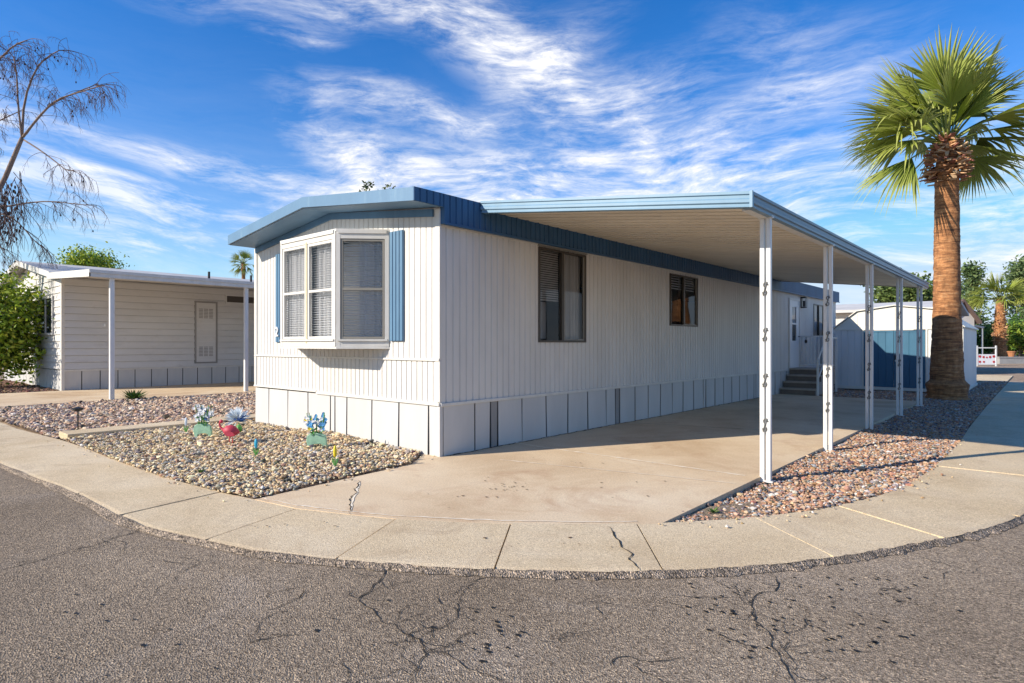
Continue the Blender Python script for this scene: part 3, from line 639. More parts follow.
# door
q = MB(); q.box(dr[0], dr[0] + .05, -.04, .03, dr[2], dr[3], SD); q.box(dr[1] - .05, dr[1], -.04, .03, dr[2], dr[3], SD); q.box(dr[0] + .05, dr[1] - .05, -.04, .028, dr[3] - .06, dr[3], SD); q.build('door_frame', M['trim'], home)
d0, d1 = dr[0] + .05, dr[1] - .05; dm = (d0 + d1) / 2
q = MB(); q.box(d0, dm - .2, -.02, .012, dr[2], dr[3] - .06, SD); q.box(dm + .2, d1, -.02, .012, dr[2], dr[3] - .06, SD); q.box(dm - .2, dm + .2, -.02, .012, dr[2], 1.5, SD); q.box(dm - .2, dm + .2, -.02, .012, 2.5, dr[3] - .06, SD); q.box(dm - .2, dm + .2, -.02, .013, 1.98, 2.03, SD)
door = q.build('door', M['door'], home)
q = MB(); q.quad(SD(dm - .2, -.005, 1.5), SD(dm + .2, -.005, 1.5), SD(dm + .2, -.005, 2.5), SD(dm - .2, -.005, 2.5)); q.build('door_window', M['glass'], door)
q = MB(); q.box(dm - .2, dm + .2, -.05, -.03, 1.5, 1.98, SD); q.build('door_screen', M['screen'], door)
q = MB(); q.box(dm - .2, dm + .2, -.05, -.03, 2.03, 2.5, SD); q.build('door_blind', M['dimcurtain'], door)
q = MB(); q.tube([SD(d1 - .09, .012, 1.62), SD(d1 - .09, .07, 1.62), SD(d1 - .16, .075, 1.62)], .012, 6); q.build('handle', M['black'], door)
q = MB(); q.box(14.70, 14.84, .0, .03, 2.50, 2.84, SD); q.box(14.70, 14.84, .03, .15, 2.80, 2.84, SD); q.box(14.70, 14.84, .03, .15, 2.50, 2.53, SD)
for a, b in ((14.70, .14), (14.825, .14)): q.box(a, a + .015, b, b + .01, 2.53, 2.80, SD)
lamp = q.build('wall_lamp', M['black'], home); q = MB(); q.tube([SD(14.77, .085, 2.54), SD(14.77, .085, 2.72)], .035, 8); q.build('lamp_glass', M['screen'], lamp)
# ------------------------------------------------------------------ carport
cp = thing('carport', 'attached flat carport with pale blue gutter over the driveway on five white posts', 'carport', (1.7, 6.4, 0))
CX0, CX1, CY0, CY1 = .04, 3.47, .90, 12.6
ct = lambda x: 3.265 + (2.865 - 3.265) * (x - CX0) / (CX1 - CX0)
CYW = .66; yl = lambda y: CYW + (y - CY0) * (CY1 - CYW) / (CY1 - CY0)      # roof top height
q = MB(); n = int((CY1 - CY0) / .23); prof = []
for i in range(n):
    y0 = CY0 + i * (CY1 - CY0) / n; d = (CY1 - CY0) / n
    prof += [(y0, 0), (y0 + d * .70, 0), (y0 + d * .73, .05), (y0 + d * .97, .05)]
prof.append((CY1, 0))
for (ya, ha), (yb, hb) in zip(prof, prof[1:]):
    xa = .045; q.quad((xa, yl(ya), ct(xa) - .10 + ha), (CX1 - .02, ya, ct(CX1) - .10 + ha), (CX1 - .02, yb, ct(CX1) - .10 + hb), (xa, yl(yb), ct(xa) - .10 + hb))
q.build('ceiling_pan', M['ceil'], cp)
M['grooveshade'] = paint('pan_groove_shade', (.05, .036, .022), .8, .3)  # shade inside the ceiling grooves, laid in as dark coloured strips
q = MB()
for i in range(n):
    d = (CY1 - CY0) / n; y0 = CY0 + i * d
    for u0, u1, hh in ((.715, .975, .028),):
        q.quad((.05, yl(y0 + d * u0), ct(.05) - .10 + hh), (CX1 - .03, y0 + d * u0, ct(CX1) - .10 + hh), (CX1 - .03, y0 + d * u1, ct(CX1) - .10 + hh), (.05, yl(y0 + d * u1), ct(.05) - .10 + hh))
tag(q.build('ceiling_groove_shade', M['grooveshade'], cp), kind='stuff')
q = MB(); q.quad((-.3, CYW, 3.275), (CX0, CYW, ct(CX0)), (CX0, CY1, ct(CX0)), (-.3, CY1, 3.275)); q.quad((CX0, CYW, ct(CX0)), (CX1, CY0, ct(CX1)), (CX1, CY1, ct(CX1)), (CX0, CY1, ct(CX0))); q.quad((CX0, CY1, ct(CX0)), (CX1, CY1, ct(CX1)), (CX1, CY1, ct(CX1) - .12), (CX0, CY1, ct(CX0) - .12)); q.build('roof', M['roof'], cp)
def gutter(name, p, q_, out, mat):
    """moulded edge trim: three stepped ridges"""
    prof = [(0, 0), (.045, 0), (.045, -.028), (.028, -.036), (.028, -.066), (.040, -.078), (.040, -.108), (.022, -.120), (.022, -.140), (.03, -.146), (.03, -.152), (-.06, -.152), (-.06, -.14), (0, -.14)]
    g = MB(); p, q_, out = Vector(p), Vector(q_), Vector(out); i = len(prof)
    A = [p + out * a + Vector((0, 0, b)) for a, b in prof]; B = [q_ + out * a + Vector((0, 0, b)) for a, b in prof]
    for k in range(i): g.quad(A[k], A[(k + 1) % i], B[(k + 1) % i], B[k])
    g.quad(*A); g.quad(*reversed(B)); return g.build(name, mat, cp)
gutter('front_gutter', (.10, CYW, ct(.10) + .008), (CX1 + .045, CY0, ct(CX1) + .01), (0, -1, 0), M['gutter'])
M['sidegutter'] = paint('shaded_gutter_paint', (.20, .29, .37), .4, .15, 3., dirt=(.2, .26, .3))  # gutter blue greyed and darkened: the outer edge's shade is in the colour
gutter('side_gutter', (CX1, CY0 + .002, ct(CX1) + .012), (CX1, CY1 + .03, ct(CX1) + .012), (1, 0, 0), M['sidegutter'])
boxpart('gutter_corner', M['gutter'], cp, ID, CX1 + .02, CX1 + .048, CY0 - .049, CY0 - .02, ct(CX1) - .145, ct(CX1) + .016)
boxpart('beam', M['post'], cp, ID, CX1 - .10, CX1 - .02, CY0 + .08, CY1, ct(CX1) - .145, ct(CX1) - .102)
PX = 3.425; py_list = [1.50, 3.93, 6.48, 9.25, 11.82]
for i, yy in enumerate(py_list):
    zt = ct(CX1) - .145
    q = MB(); pw = .024
    q.box(PX - .056, PX - .008, yy - pw, yy + pw, -.06, zt); po = q.build('post', M['post'], cp, bevel=.005)
    q = MB(); q.box(PX + .010, PX + .056, yy - pw, yy + pw, -.06, zt); q.build('post_tube', M['post'], po, bevel=.005)
    for z in (.55, 1.02, 1.5, 1.98):         # scroll ornaments in the gap
        q = MB()
        for sg in (1, -1):
            pts = []
            for t in range(13):
                a = t / 12 * 4.6; r_ = .036 - .002 * t
                pts.append((PX + .002 + sg * (r_ * math.cos(a)) * .75, yy - .030, z + sg * (.035 + r_ * math.sin(a))))
            q.tube(pts, .006, 5)
        q.tube([(PX - .02, yy - .03, z - .07), (PX + .022, yy - .03, z + .07)], .006, 5)
        q.build('scroll_ornament', M['scroll'], po, smooth=True)
    boxpart('bracket', M['post'], po, ID, PX - .07, PX + .074, yy - .035, yy + .035, zt - .002, zt + .02)
    boxpart('foot_plate', M['post'], po, ID, PX - .08, PX + .085, yy - .05, yy + .05, -.045, -.03)
# ------------------------------------------------------------------ entry stairs
st = thing('entry_stairs', 'brown grey wooden entry steps with white railing beside the side door', 'stairs', (.5, 13.6, 0))
tz = [.175, .35, .525, .70]; ty = [12.72, 13.0, 13.28, 13.56, 14.66]
for k in range(4):
    q = MB(); ye = ty[k + 1] if k < 3 else ty[4]
    q.box(.03, .96, ty[k] - .02, ye, tz[k] - .045, tz[k]); sp0 = q.build('step' if k < 3 else 'landing', M['stair'], st, bevel=.005)
    boxpart('riser', M['riser'], sp0, ID, .03, .94, ty[k] + .01, ty[k] + .04, tz[k] - .175 if k == 0 else tz[k - 1], tz[k] - .046)
q = MB(); q.prism([(12.76, 0), (14.64, 0), (14.64, .65), (13.58, .65), (13.58, .48), (13.3, .48), (13.3, .3), (13.02, .3), (13.02, .13), (12.76, .13)], .90, .935, lambda a, b, h: Vector((h, a, b))); q.build('stringer', M['stair'], st)
q = MB(); q.box(.02, 1.02, 14.66, 14.70, 1.60, 1.65); q.box(.02, 1.02, 14.66, 14.70, .76, .80)
for k in range(9): q.box(.03 + k * .118, .075 + k * .118, 14.665, 14.695, .80, 1.60)
q.build('railing', M['post'], st)
q = MB(); q.box(.98, 1.03, 12.70, 12.75, 0, .95); q.box(.98, 1.03, 13.60, 13.65, 0, 1.60); q.box(.98, 1.03, 14.61, 14.66, 0, 1.65); q.box(.98, 1.02, 13.65, 14.61, 1.56, 1.60)
q.tube([(1.005, 12.72, .97), (1.005, 13.63, 1.62)], .025, 6); q.tube([(1.005, 12.72, .45), (1.005, 13.63, 1.08)], .02, 6)
q.build('handrail', M['post'], st)
q = MB(); q.ball((.18, 14.62, 1.48), (.04, .03, .06)); q.tube([(.18, 14.63, 1.62), (.18, 14.63, 1.54)], .006, 4); q.build('hanging_lock_box', M['black'], st)
# ------------------------------------------------------------------ shed
SY0, SY1, SX0, SX1 = 16.3, 20.9, .58, 3.86
shed = thing('garden_shed', 'pale metal garden shed with double blue doors and low gambrel roof behind the carport', 'shed', ((SX0 + SX1) / 2, 18.5, 0))
FS = front(SY0); SXC = 2.21
gam = lambda x: float(np.interp(x, [SX0, 1.2, SXC, 3.2, SX1], [1.90, 2.40, 2.54, 2.40, 1.90]))
dd0, dd1, dz0, dz1 = 1.395, 2.985, .08, 1.80
q = MB(); ribbed(q, FS, SX0, dd0 - .03, .06, 1.86, .19, .03, .012); ribbed(q, FS, dd1 + .05, SX1, .06, 1.86, .19, .03, .012)
ribbed(q, side(SX1), SY0, SY1, .06, 1.9, .19, .03, .012); ribbed(q, lambda a, b, c: Vector((SX0 - b, a, c)), SY0, SY1, .06, 1.9, .19, .03, .012); q.quad((SX0, SY1, 0), (SX1, SY1, 0), (SX1, SY1, 1.9), (SX0, SY1, 1.9)); q.build('wall', M['shedwall'], shed)
q = MB(); xs2 = [SX0, .8, 1.0, 1.2, 1.7, SXC, 2.7, 3.2, 3.4, 3.65, SX1]
for a, b in zip(xs2, xs2[1:]):
    q.quad(FS(a, .004, 1.86), FS(b, .004, 1.86), FS(b, .004, gam(b)), FS(a, .004, gam(a)))
q.box(SXC - .012, SXC + .012, .005, .014, 1.86, 2.5, FS); q.box(1.2, 1.215, .005, .012, 1.86, 2.38, FS); q.box(3.19, 3.205, .005, .012, 1.86, 2.38, FS); q.build('gable', M['gable'], shed)
q = MB(); rp = [(SX0 - .06, 1.87), (1.2, 2.415), (SXC, 2.555), (3.2, 2.415), (SX1 + .06, 1.87)]
q.prism(rp + [(a, b + .03) for a, b in reversed(rp)], SY0 - .07, SY1 + .05, lambda a, b, h: Vector((a, h, b))); q.build('roof', M['gable'], shed)
q = MB(); q.box(SX0, SX1, .0, .03, .0, .09, FS); q.box(SX0 - .002, SX1 + .002, .006, .028, 1.83, 1.88, FS); q.box(dd1 + .005, dd1 + .05, .0, .03, .09, 1.83, FS); q.box(dd0 - .05, dd0 - .005, .0, .03, .09, 1.83, FS); q.box(SX1 - .04, SX1 + .02, -.02, .02, .09, 1.83, FS); q.box(SX1, SX1 + .03, SY0, SY1, 0, .08); q.build('trim', M['gable'], shed)
for a, b in ((dd0, (dd0 + dd1) / 2 - .006), ((dd0 + dd1) / 2 + .006, dd1)):
    q = MB(); ribbed(q, lambda u, v, c: FS(u, v + .014, c), a, b, dz0 + .02, dz1, .2, .025, .010); q.box(a, a + .03, .014, .026, dz0 + .02, dz1, FS); q.box(b - .03, b, .014, .026, dz0 + .02, dz1, FS); q.box(a + .03, b - .03, .014, .025, dz1 - .04, dz1, FS); dro = q.build('door', M['sheddoor'], shed)
    if a > 2:
        q = MB(); q.box(a + .02, a + .09, .026, .05, .92, 1.06, FS); q.build('padlock_plate', M['black'], dro); q = MB(); q.ball(FS(a + .05, .06, .90), .03); q.build('padlock', M['post'], dro)
# ------------------------------------------------------------------ neighbour's home at the left
NX, NY = -16.4, -.3; NW = 8.6
nb = thing('mobile_home', 'pale grey lap-sided mobile home with flat white awning at the left', 'mobile home', (NX - NW / 2, 8, 0))
NS, NF = side(NX), front(NY)
q = MB(); lap(q, NS, NY, 20, .62, 3.4, .21, .032); q.build('side_wall', M['tansiding'], nb)
q = MB(); lap(q, NF, NX - NW, NX, .62, 3.4, .21); q.build('end_wall', M['white'], nb)
nz = lambda x: 4.24 - abs(x - (NX - NW / 2)) * .74 / (NW / 2)
q = MB(); q.prism([(NX - NW, 3.38), (NX, 3.38), (NX - NW / 2, 4.09)], NY - .001, NY + .05, lambda a, b, h: Vector((a, h, b))); q.build('gable', M['white'], nb)
q = MB(); q.prism([(NX - NW - .25, 3.46), (NX - NW / 2, 4.16), (NX + .25, 3.44), (NX + .25, 3.5), (NX - NW / 2, 4.24), (NX - NW - .25, 3.52)], NY - .35, 20.2, lambda a, b, h: Vector((a, h, b))); q.build('roof', M['roof'], nb)
q = MB(); q.prism([(NX - NW - .27, 3.36), (NX - NW / 2, 4.08), (NX + .25, 3.34), (NX + .25, 3.51), (NX - NW / 2, 4.25), (NX - NW - .27, 3.53)], NY - .38, NY - .352, lambda a, b, h: Vector((a, h, b))); q.build('fascia', M['trim'], nb)
q = MB()
for k in range(42):
    a = NY + .02 + k * .48; q.box(a, a + .455, -.03, -.006, -.02, .6, NS)
for k in range(18): q.box(NX - .48 * (k + 1), NX - .48 * k - .02, -.03, -.004, -.02, .6, NF)
q.build('skirting', M['skirt'], nb)
boxpart('corner_trim', M['trim'], nb, NF, NX - .10, NX + .03, -.05, .03, .0, 3.38)
boxpart('belt_trim', M['trim'], nb, NS, NY + .05, 20, -.02, .024, .58, .63)
q = MB(); q.box(NX - NW + .1, NX - .1, NY + .06, 19.9, -.05, .6); q.build('skirt_backing', M['gap'], nb)
AX = -11.95; az = lambda x: 3.47 + (3.22 - 3.47) * (x - NX) / (AX - NX)
q = MB(); AY0, AY1 = -.70, 14.
q.prism([(NX + .02, az(NX) - .06), (AX, az(AX) - .06), (AX, az(AX)), (NX + .02, az(NX))], AY0, AY1, lambda a, b, h: Vector((a, h, b))); aw = q.build('awning', M['white'], nb)
q = MB(); q.box(AX, AX + .03, AY0 - .03, AY1, az(AX) - .17, az(AX) - .075); q.box(AX, AX + .05, AY0 - .03, AY1, az(AX) - .07, az(AX) + .01); q.prism([(NX + .26, az(NX + .26) - .17), (AX + .03, az(AX) - .17), (AX + .03, az(AX) + .01), (NX + .26, az(NX + .26) + .01)], AY0 - .035, AY0 - .002, lambda a, b, h: Vector((a, h, b))); q.build('awning_fascia', M['trim'], aw)
for i, yy in enumerate((-.22, 3.2, 6.8, 10.4)):
    q = MB(); q.box(-12.09, -11.99, yy - .05, yy + .05, .0, az(-12.) - .06); q.build('post', M['post'], nb, bevel=.005)
# louvred access door
a0, a1, z0, z1 = 3.44, 4.2, .73, 2.88
q = MB(); q.box(a0, a0 + .05, .0, .05, z0, z1, NS); q.box(a1 - .05, a1, .0, .05, z0, z1, NS); q.box(a0 + .05, a1 - .05, .0, .05, z0, z0 + .05, NS); q.box(a0 + .05, a1 - .05, .0, .05, z1 - .05, z1, NS); dfr = q.build('closet_door', M['skirt_grey'], nb)
q = MB(); q.box(a0 + .05, a1 - .05, .0, .03, z0 + .05, z1 - .05, NS); q.build('door_panel', M['tansiding'], dfr)
for zz in (z0 + .25, z1 - .58):
    q = MB()
    for j in range(3):
        for k in range(7): q.box(a0 + .14 + j * .17, a0 + .27 + j * .17, .03, .036, zz + k * .05, zz + k * .05 + .026, NS)
    q.build('louvre', M['skirt_grey'], dfr)
q = MB(); q.box(4.48, 6.1, .0, .045, 2.84, 3.18, NS); wo = q.build('slot_window', M['tansiding'], nb)
q = MB(); q.box(4.53, 6.05, .045, .05, 2.9, 3.12, NS); q.build('pane', M['bronze'], wo)
q = MB(); q.box(.75, .80, .02, .04, 1.95, 2.03, NS); q.build('outlet', M['petalwhite'], nb)
q = MB(); e0, e1 = -19.2, -17.35
q.box(e0, e1, .02, .06, 1.68, 1.75, NF); q.box(e0, e1, .02, .06, 2.83, 2.9, NF); q.box(e0, e0 + .07, .02, .06, 1.75, 2.83, NF); q.box(e1 - .07, e1, .02, .06, 1.75, 2.83, NF); q.box((e0 + e1) / 2 - .03, (e0 + e1) / 2 + .03, .02, .055, 1.75, 2.83, NF); wo = q.build('window', M['trim'], nb)
q = MB(); q.box(e0 + .07, e1 - .07, .02, .03, 1.75, 2.83, NF); q.build('pane', paint('dark_pane', (.02, .025, .03), .08, .2), wo)
for px, py0, py1 in ((209, 279, 271), (251, 282, 272)):
    p = onx(px, py0, -18.2); q = MB(); q.tube([(p.x, p.y, nz(p.x) - .05), (p.x, p.y, nz(p.x) + .33)], .045, 8); q.build('vent_pipe', M['black'], nb)
# ------------------------------------------------------------------ leaves and trees
def leaf_quads(mb, c, n, spread, size, tones, rng, flat=.5, up=.3):
    for _ in range(n):
        p = Vector((c[0] + rng.gauss(0, spread[0]), c[1] + rng.gauss(0, spread[1]), c[2] + rng.gauss(0, spread[2])))
        d = Vector((rng.gauss(0, 1), rng.gauss(0, 1), rng.gauss(0, .8))).normalized(); s_ = d.orthogonal().normalized(); nrm = d.cross(s_)
        s_ = (s_ * math.cos(rng.random() * 6) + nrm * math.sin(rng.random() * 6)).normalized()
        l = size * rng.uniform(.6, 1.35); w = l * flat * rng.uniform(.7, 1.2)
        mb.quad(p, p + d * l * .5 + s_ * w * .5, p + d * l, p + d * l * .5 - s_ * w * .5)
        t = rng.choice(tones); k = rng.uniform(.7, 1.3); t = (t[0] * k, t[1] * k, t[2] * k); mb.tone += [t] * 4
def leafy_tree(name, label, base, h, rx, rz, tones, seed, nclump=60, per=90, size=.28, trunk_r=.18, crown_c=None, shape='ball', cat='tree', core=.35):
    rng = random.Random(seed); base = Vector(base); o = thing(name, label, cat, base)
    cc = Vector(crown_c) if crown_c else base + Vector((0, 0, h - rz)); cl = []
    for _ in range(nclump):
        d = Vector((rng.gauss(0, 1), rng.gauss(0, 1), rng.gauss(0, 1))).normalized(); r_ = rng.uniform(core, 1.) ** .6
        wob = .82 + .32 * noise.noise(d * 1.9 + Vector((seed, 0, 0)))
        if shape == 'cone':
            t = rng.random() ** .75; rad = (1 - t) * rx * (.55 + .45 * rng.random()) * (.75 + .35 * math.sin(t * 17)) ; a = rng.random() * 6.283
            cl.append(Vector((cc.x + math.cos(a) * rad, cc.y + math.sin(a) * rad, base.z + h * .14 + t * h * .84)))
        else: cl.append(cc + Vector((d.x * rx, d.y * rx, d.z * rz)) * r_ * wob)
    tk = MB(); top = cc + Vector((0, 0, rz * .1)) if shape != 'cone' else base + Vector((0, 0, h * .96))
    tk.tube([base - Vector((0, 0, .1)), base.lerp(top, .35) + Vector((rng.gauss(0, .05), rng.gauss(0, .05), 0)), base.lerp(top, .7), top], [trunk_r, trunk_r * .8, trunk_r * .55, trunk_r * .2], 8)
    for c in cl[::2]:
        s0 = base.lerp(top, rng.uniform(.4, .85)) if shape != 'cone' else Vector((base.x, base.y, c.z + .1)); mid = s0.lerp(c, .55) + Vector((0, 0, .1))
        tk.tube([s0, mid, c], [trunk_r * .3, trunk_r * .16, trunk_r * .05], 5, False)
    tk.build('trunk', M['bark'], o, smooth=True)
    lf = MB(); sp = rx * (.20 if nclump > 40 else .26)
    for c in cl: leaf_quads(lf, c, per, (sp, sp, sp * .75), size, tones, rng)
    lf.build('crown', M['leaf'], o); return o
G1 = [(.07, .15, .03), (.10, .20, .035), (.05, .10, .025), (.14, .24, .05)]
G2 = [(.20, .31, .03), (.30, .40, .045), (.11, .20, .025), (.06, .11, .02), (.36, .42, .06)]
G3 = [(.12, .19, .07), (.16, .23, .085), (.08, .135, .055), (.20, .26, .10)]
G4 = [(.13, .19, .05), (.17, .23, .06), (.08, .13, .035)]
G5 = [(.30, .42, .035), (.42, .52, .05), (.18, .29, .03), (.08, .14, .02), (.48, .52, .07)]
# bush in front of neighbour's end wall
leafy_tree('citrus_bush', 'large bright green leafy bush against the grey home at the left edge', (-19.3, -1.45, 0), 3.75, 1.6, 1.75, G5, 21, 150, 90, .15, .08, crown_c=(-19.3, -1.45, 2.0), cat='bush')
p = at(89, 344, 42); leafy_tree('round_tree', 'rounded bright green tree rising behind the roof of the grey home', (p.x, p.y, -.09), 8.35, 2.2, 2.5, G5, 22, 150, 110, .20, .2)
p = at(66, 344, 44); leafy_tree('low_tree', 'low dark green tree half hidden left of the rounded tree', (p.x, p.y, -.09), 6.9, 1.4, 1.5, G2, 28, 40, 80, .30, .16)
for px, top, D, r_, lab, sd in ((367, 182, 40, .42, 'thin sprig of tree top showing above the blue roof ridge', 23), (394, 183, 43, .85, 'wider green tree top just above the right roof slope of the white home', 24)):
    p = at(px, HY, D); zt = EYE + (HY - top) / F * D
    leafy_tree('tree', lab, (p.x, p.y, -.09), zt, r_ * 1.35, 1.1, [(.10, .13, .03), (.17, .18, .05), (.06, .09, .025)], sd, 14, 45, .26, .1)
p = at(905, HY, 52); leafy_tree('broadleaf_tree', 'tall green tree behind the shed, showing under the far end of the carport roof', (p.x, p.y, -.09), 7.9, 2.5, 2.6, G4, 25, 80, 90, .36, .22)
p = at(932, HY, 55); leafy_tree('broadleaf_tree', 'narrow dark green tree just left of the big palm trunk', (p.x, p.y, -.09), 7.6, 1.8, 2.6, G1, 29, 50, 90, .36, .2)
p = at(972, HY, 70); leafy_tree('conifer', 'pointed dark conifer just right of the big palm trunk', (p.x, p.y, -.09), 10.6, 2.3, 3, G3, 26, 90, 50, .42, .25, shape='cone')
p = at(951, HY, 74); leafy_tree('conifer', 'shorter conifer mostly hidden behind the big palm trunk', (p.x, p.y, -.09), 8.5, 2.4, 3, G3, 36, 90, 50, .42, .25, shape='cone')
p = at(1022, HY, 72); leafy_tree('conifer', 'dark tall conifer at the right edge of the view behind the small palm', (p.x, p.y, -.09), 11.2, 3.0, 3, G3, 27, 95, 50, .45, .25, shape='cone')
for px, D, h, r_, lab, sd in ((1004, 56, 3.9, 1.9, 'bright green hedge shrub behind the small palm trunk', 31), (1020, 54, 3.3, 1.7, 'rounded green shrub at the right edge beyond the lane', 32), (985, 58, 3.4, 1.5, 'dark green shrub between white gate and distant house', 33), (1045, 60, 5.5, 3.2, 'tall spreading green shrub cut by the right edge of the view', 34)):
    p = at(px, HY, D); leafy_tree('shrub', lab, (p.x, p.y, -.09), h, r_, h * .48, G1 if sd != 32 else G2, sd, 45, 70, .30, .1, cat='shrub')
p = at(860, HY, 75); leafy_tree('distant_tree', 'low distant tree glimpsed above the shed roof under the carport', (p.x, p.y, -.09), 5., 3., 2.1, G3, 40, 40, 60, .45, .2)
# ------------------------------------------------------------------ palms
def fan(mb, base, d, upv, Ln, nseg, droop, col, rng, spread=1.5):
    spread *= rng.uniform(.5, .85)
    d = d.normalized(); s_ = d.cross(upv).normalized(); n = s_.cross(d).normalized()
    for i in range(nseg):
        a = -spread + 2 * spread * (i + rng.uniform(-.25, .25)) / (nseg - 1)
        dirv = d * math.cos(a) + s_ * math.sin(a) - n * (.30 * abs(math.sin(a)))
        dirv.normalize(); sl = Ln * (.60 + .40 * math.cos(a / 1.5)) * rng.uniform(.88, 1.08); side_ = n.cross(dirv).normalized()
        W_ = Ln * .025 * rng.uniform(.8, 1.15); prev = None; dr_ = droop * rng.uniform(.7, 1.4)
        dr_ *= (1 + 2.5 * (rng.random() < .16))
        for t, w in ((0.0, .14), (.28, .85), (.50, 1.), (.72, .62), (.88, .26), (1.0, .03)):
            p = base + dirv * sl * t + Vector((0, 0, -1)) * (dr_ * sl * t ** 2.6); f = n * (W_ * w * .55)
            e = (p + side_ * W_ * w, p - f, p - side_ * W_ * w, t)
            if prev:
                k = rng.uniform(.9, 1.1)
                for u in (0, 1):
                    mb.quad(prev[u], prev[u + 1], e[u + 1], e[u])
                    for tt in (prev[3], prev[3], t, t):
                        g = tt ** 2.; c = [col[j] * (1 - g) + (.44, .45, .14)[j] * g for j in range(3)] if tt > .35 else col
                        mb.tone.append(tuple(x * k for x in c))
            prev = e
def washingtonia(label, base, trunk_h, prof, fronds, Lf, pet, seed, boots=(1.2, .55), nseg=34):
    rng = random.Random(seed); base = Vector(base); o = thing('palm_tree', label, 'palm tree', base)
    q = MB(); seg = 28; rings = int(trunk_h / .045); i0 = 0
    for k in range(rings + 1):
        z = trunk_h * k / rings; r_ = float(np.interp(z, [p[0] for p in prof], [p[1] for p in prof]))
        ring = .5 + .5 * noise.noise(Vector((seed, 0, z * 9.)))
        for j in range(seg):
            a = 2 * math.pi * j / seg; rr = r_ * (1 + .035 * ring + (.05 + .06 * max(0, 1 - z / .6)) * noise.noise(Vector((math.cos(a) * 2.2, math.sin(a) * 2.2, z * 5.5))) + .045 * noise.noise(Vector((math.cos(a) * 6, math.sin(a) * 6, z * 20))))
            q.v.append((base.x + rr * math.cos(a), base.y + rr * math.sin(a), base.z - .08 + z))
    for k in range(rings):
        for j in range(seg):
            a = k * seg + j; b = k * seg + (j + 1) % seg; q.f.append((a, b, b + seg, a + seg))
    q.f.append(tuple(rings * seg + j for j in range(seg)))
    q.build('trunk', M['palmtrunk'], o, smooth=True)
    # collar of old leaf bases
    b = MB(); z0 = base.z + trunk_h - boots[0]; browns = [(.40, .21, .10), (.50, .30, .16), (.24, .12, .06), (.56, .38, .22), (.36, .15, .10)]
    for k in range(int(260 * max(.7, min(2.4, boots[0] / 1.2)))):
        t = rng.random(); a = rng.random() * 6.283; z = z0 + t * boots[0]; rb = boots[1] * (.62 + .38 * math.sin(min(1, t * 1.15 + .12) * math.pi) ** .7) * (1 if t < .7 else 1.1 - .5 * (t - .7))
        c, s_ = math.cos(a), math.sin(a); p = Vector((base.x + c * rb * .55, base.y + s_ * rb * .55, z)); outv = Vector((c, s_, rng.uniform(-.25, .9))).normalized(); tg = Vector((-s_, c, 0))
        l = rb * .55 * rng.uniform(.5, 1.05); w = rng.uniform(.03, .075) * boots[1] / .55; upn = outv.cross(tg)
        e = p + outv * l + Vector((0, 0, rng.uniform(-.14, .02)))
        P = [p + tg * w, p - tg * w, e - tg * w * .5, e + tg * w * .5]; Q = [x + upn * w * .5 for x in P]
        i = len(b.v); b.v += [tuple(x) for x in P + Q]; b.f += [tuple(i + x for x in f) for f in ((0, 1, 2, 3), (7, 6, 5, 4), (0, 4, 5, 1), (1, 5, 6, 2), (2, 6, 7, 3), (3, 7, 4, 0))]
        tn = rng.choice(browns); kq = rng.uniform(.7, 1.25); b.tone += [tuple(x * kq for x in tn)] * 8
    b.build('leaf_base_collar', attr_mat('dry_leaf_base', .95), o)
    lf = MB(); pt = MB(); ctr = base + Vector((0, 0, trunk_h - .05)); greens = [(.22, .29, .035), (.29, .355, .05), (.16, .22, .03), (.36, .41, .07)]
    for az_, el_, lk in fronds:
        d = Vector((math.cos(az_) * math.cos(el_), math.sin(az_) * math.cos(el_), math.sin(el_)))
        pl = pet * lk * rng.uniform(.85, 1.1); sag = .22 * math.cos(el_); st_ = ctr + Vector((d.x, d.y, 0)) * .12
        tip = st_ + d * pl - Vector((0, 0, sag * pl * .5)); dd = (d * 1. - Vector((0, 0, sag * 1.0))).normalized()
        pt.tube([st_, st_.lerp(tip, .5) + Vector((0, 0, sag * pl * .16)), tip, tip + dd * Lf * .3], [.035, .026, .018, .006], 5)
        if lk > .6: up_ = Vector((0, 0, 1)) if abs(dd.z) < .95 else Vector((1, 0, 0))
        up_ = (up_ + Vector((rng.gauss(0, .25), rng.gauss(0, .25), 0))).normalized()
        fan(lf, tip, dd, up_, Lf * rng.uniform(.8, 1.1) * (.75 + .25 * lk), nseg, .03 + .12 * max(0, math.cos(el_)), rng.choice(greens), rng, 1.5 if el_ > -.2 else 1.0)
    lf.build('crown', M['palmleaf'], o); pt.tone = []
    pt.build('leaf_stalk', paint('palm_petiole_' + str(seed), (.22, .26, .06), .5, .2), o, smooth=True); return o
rng = random.Random(5); fr_ = []
cam_az = math.atan2(CAM[1] - 14.2, CAM[0] - 3.7); right_az = math.atan2(RT[1], RT[0])
def frond(view_deg, el_deg, lk=1.): fr_.append((right_az + math.radians(view_deg), math.radians(el_deg), lk))
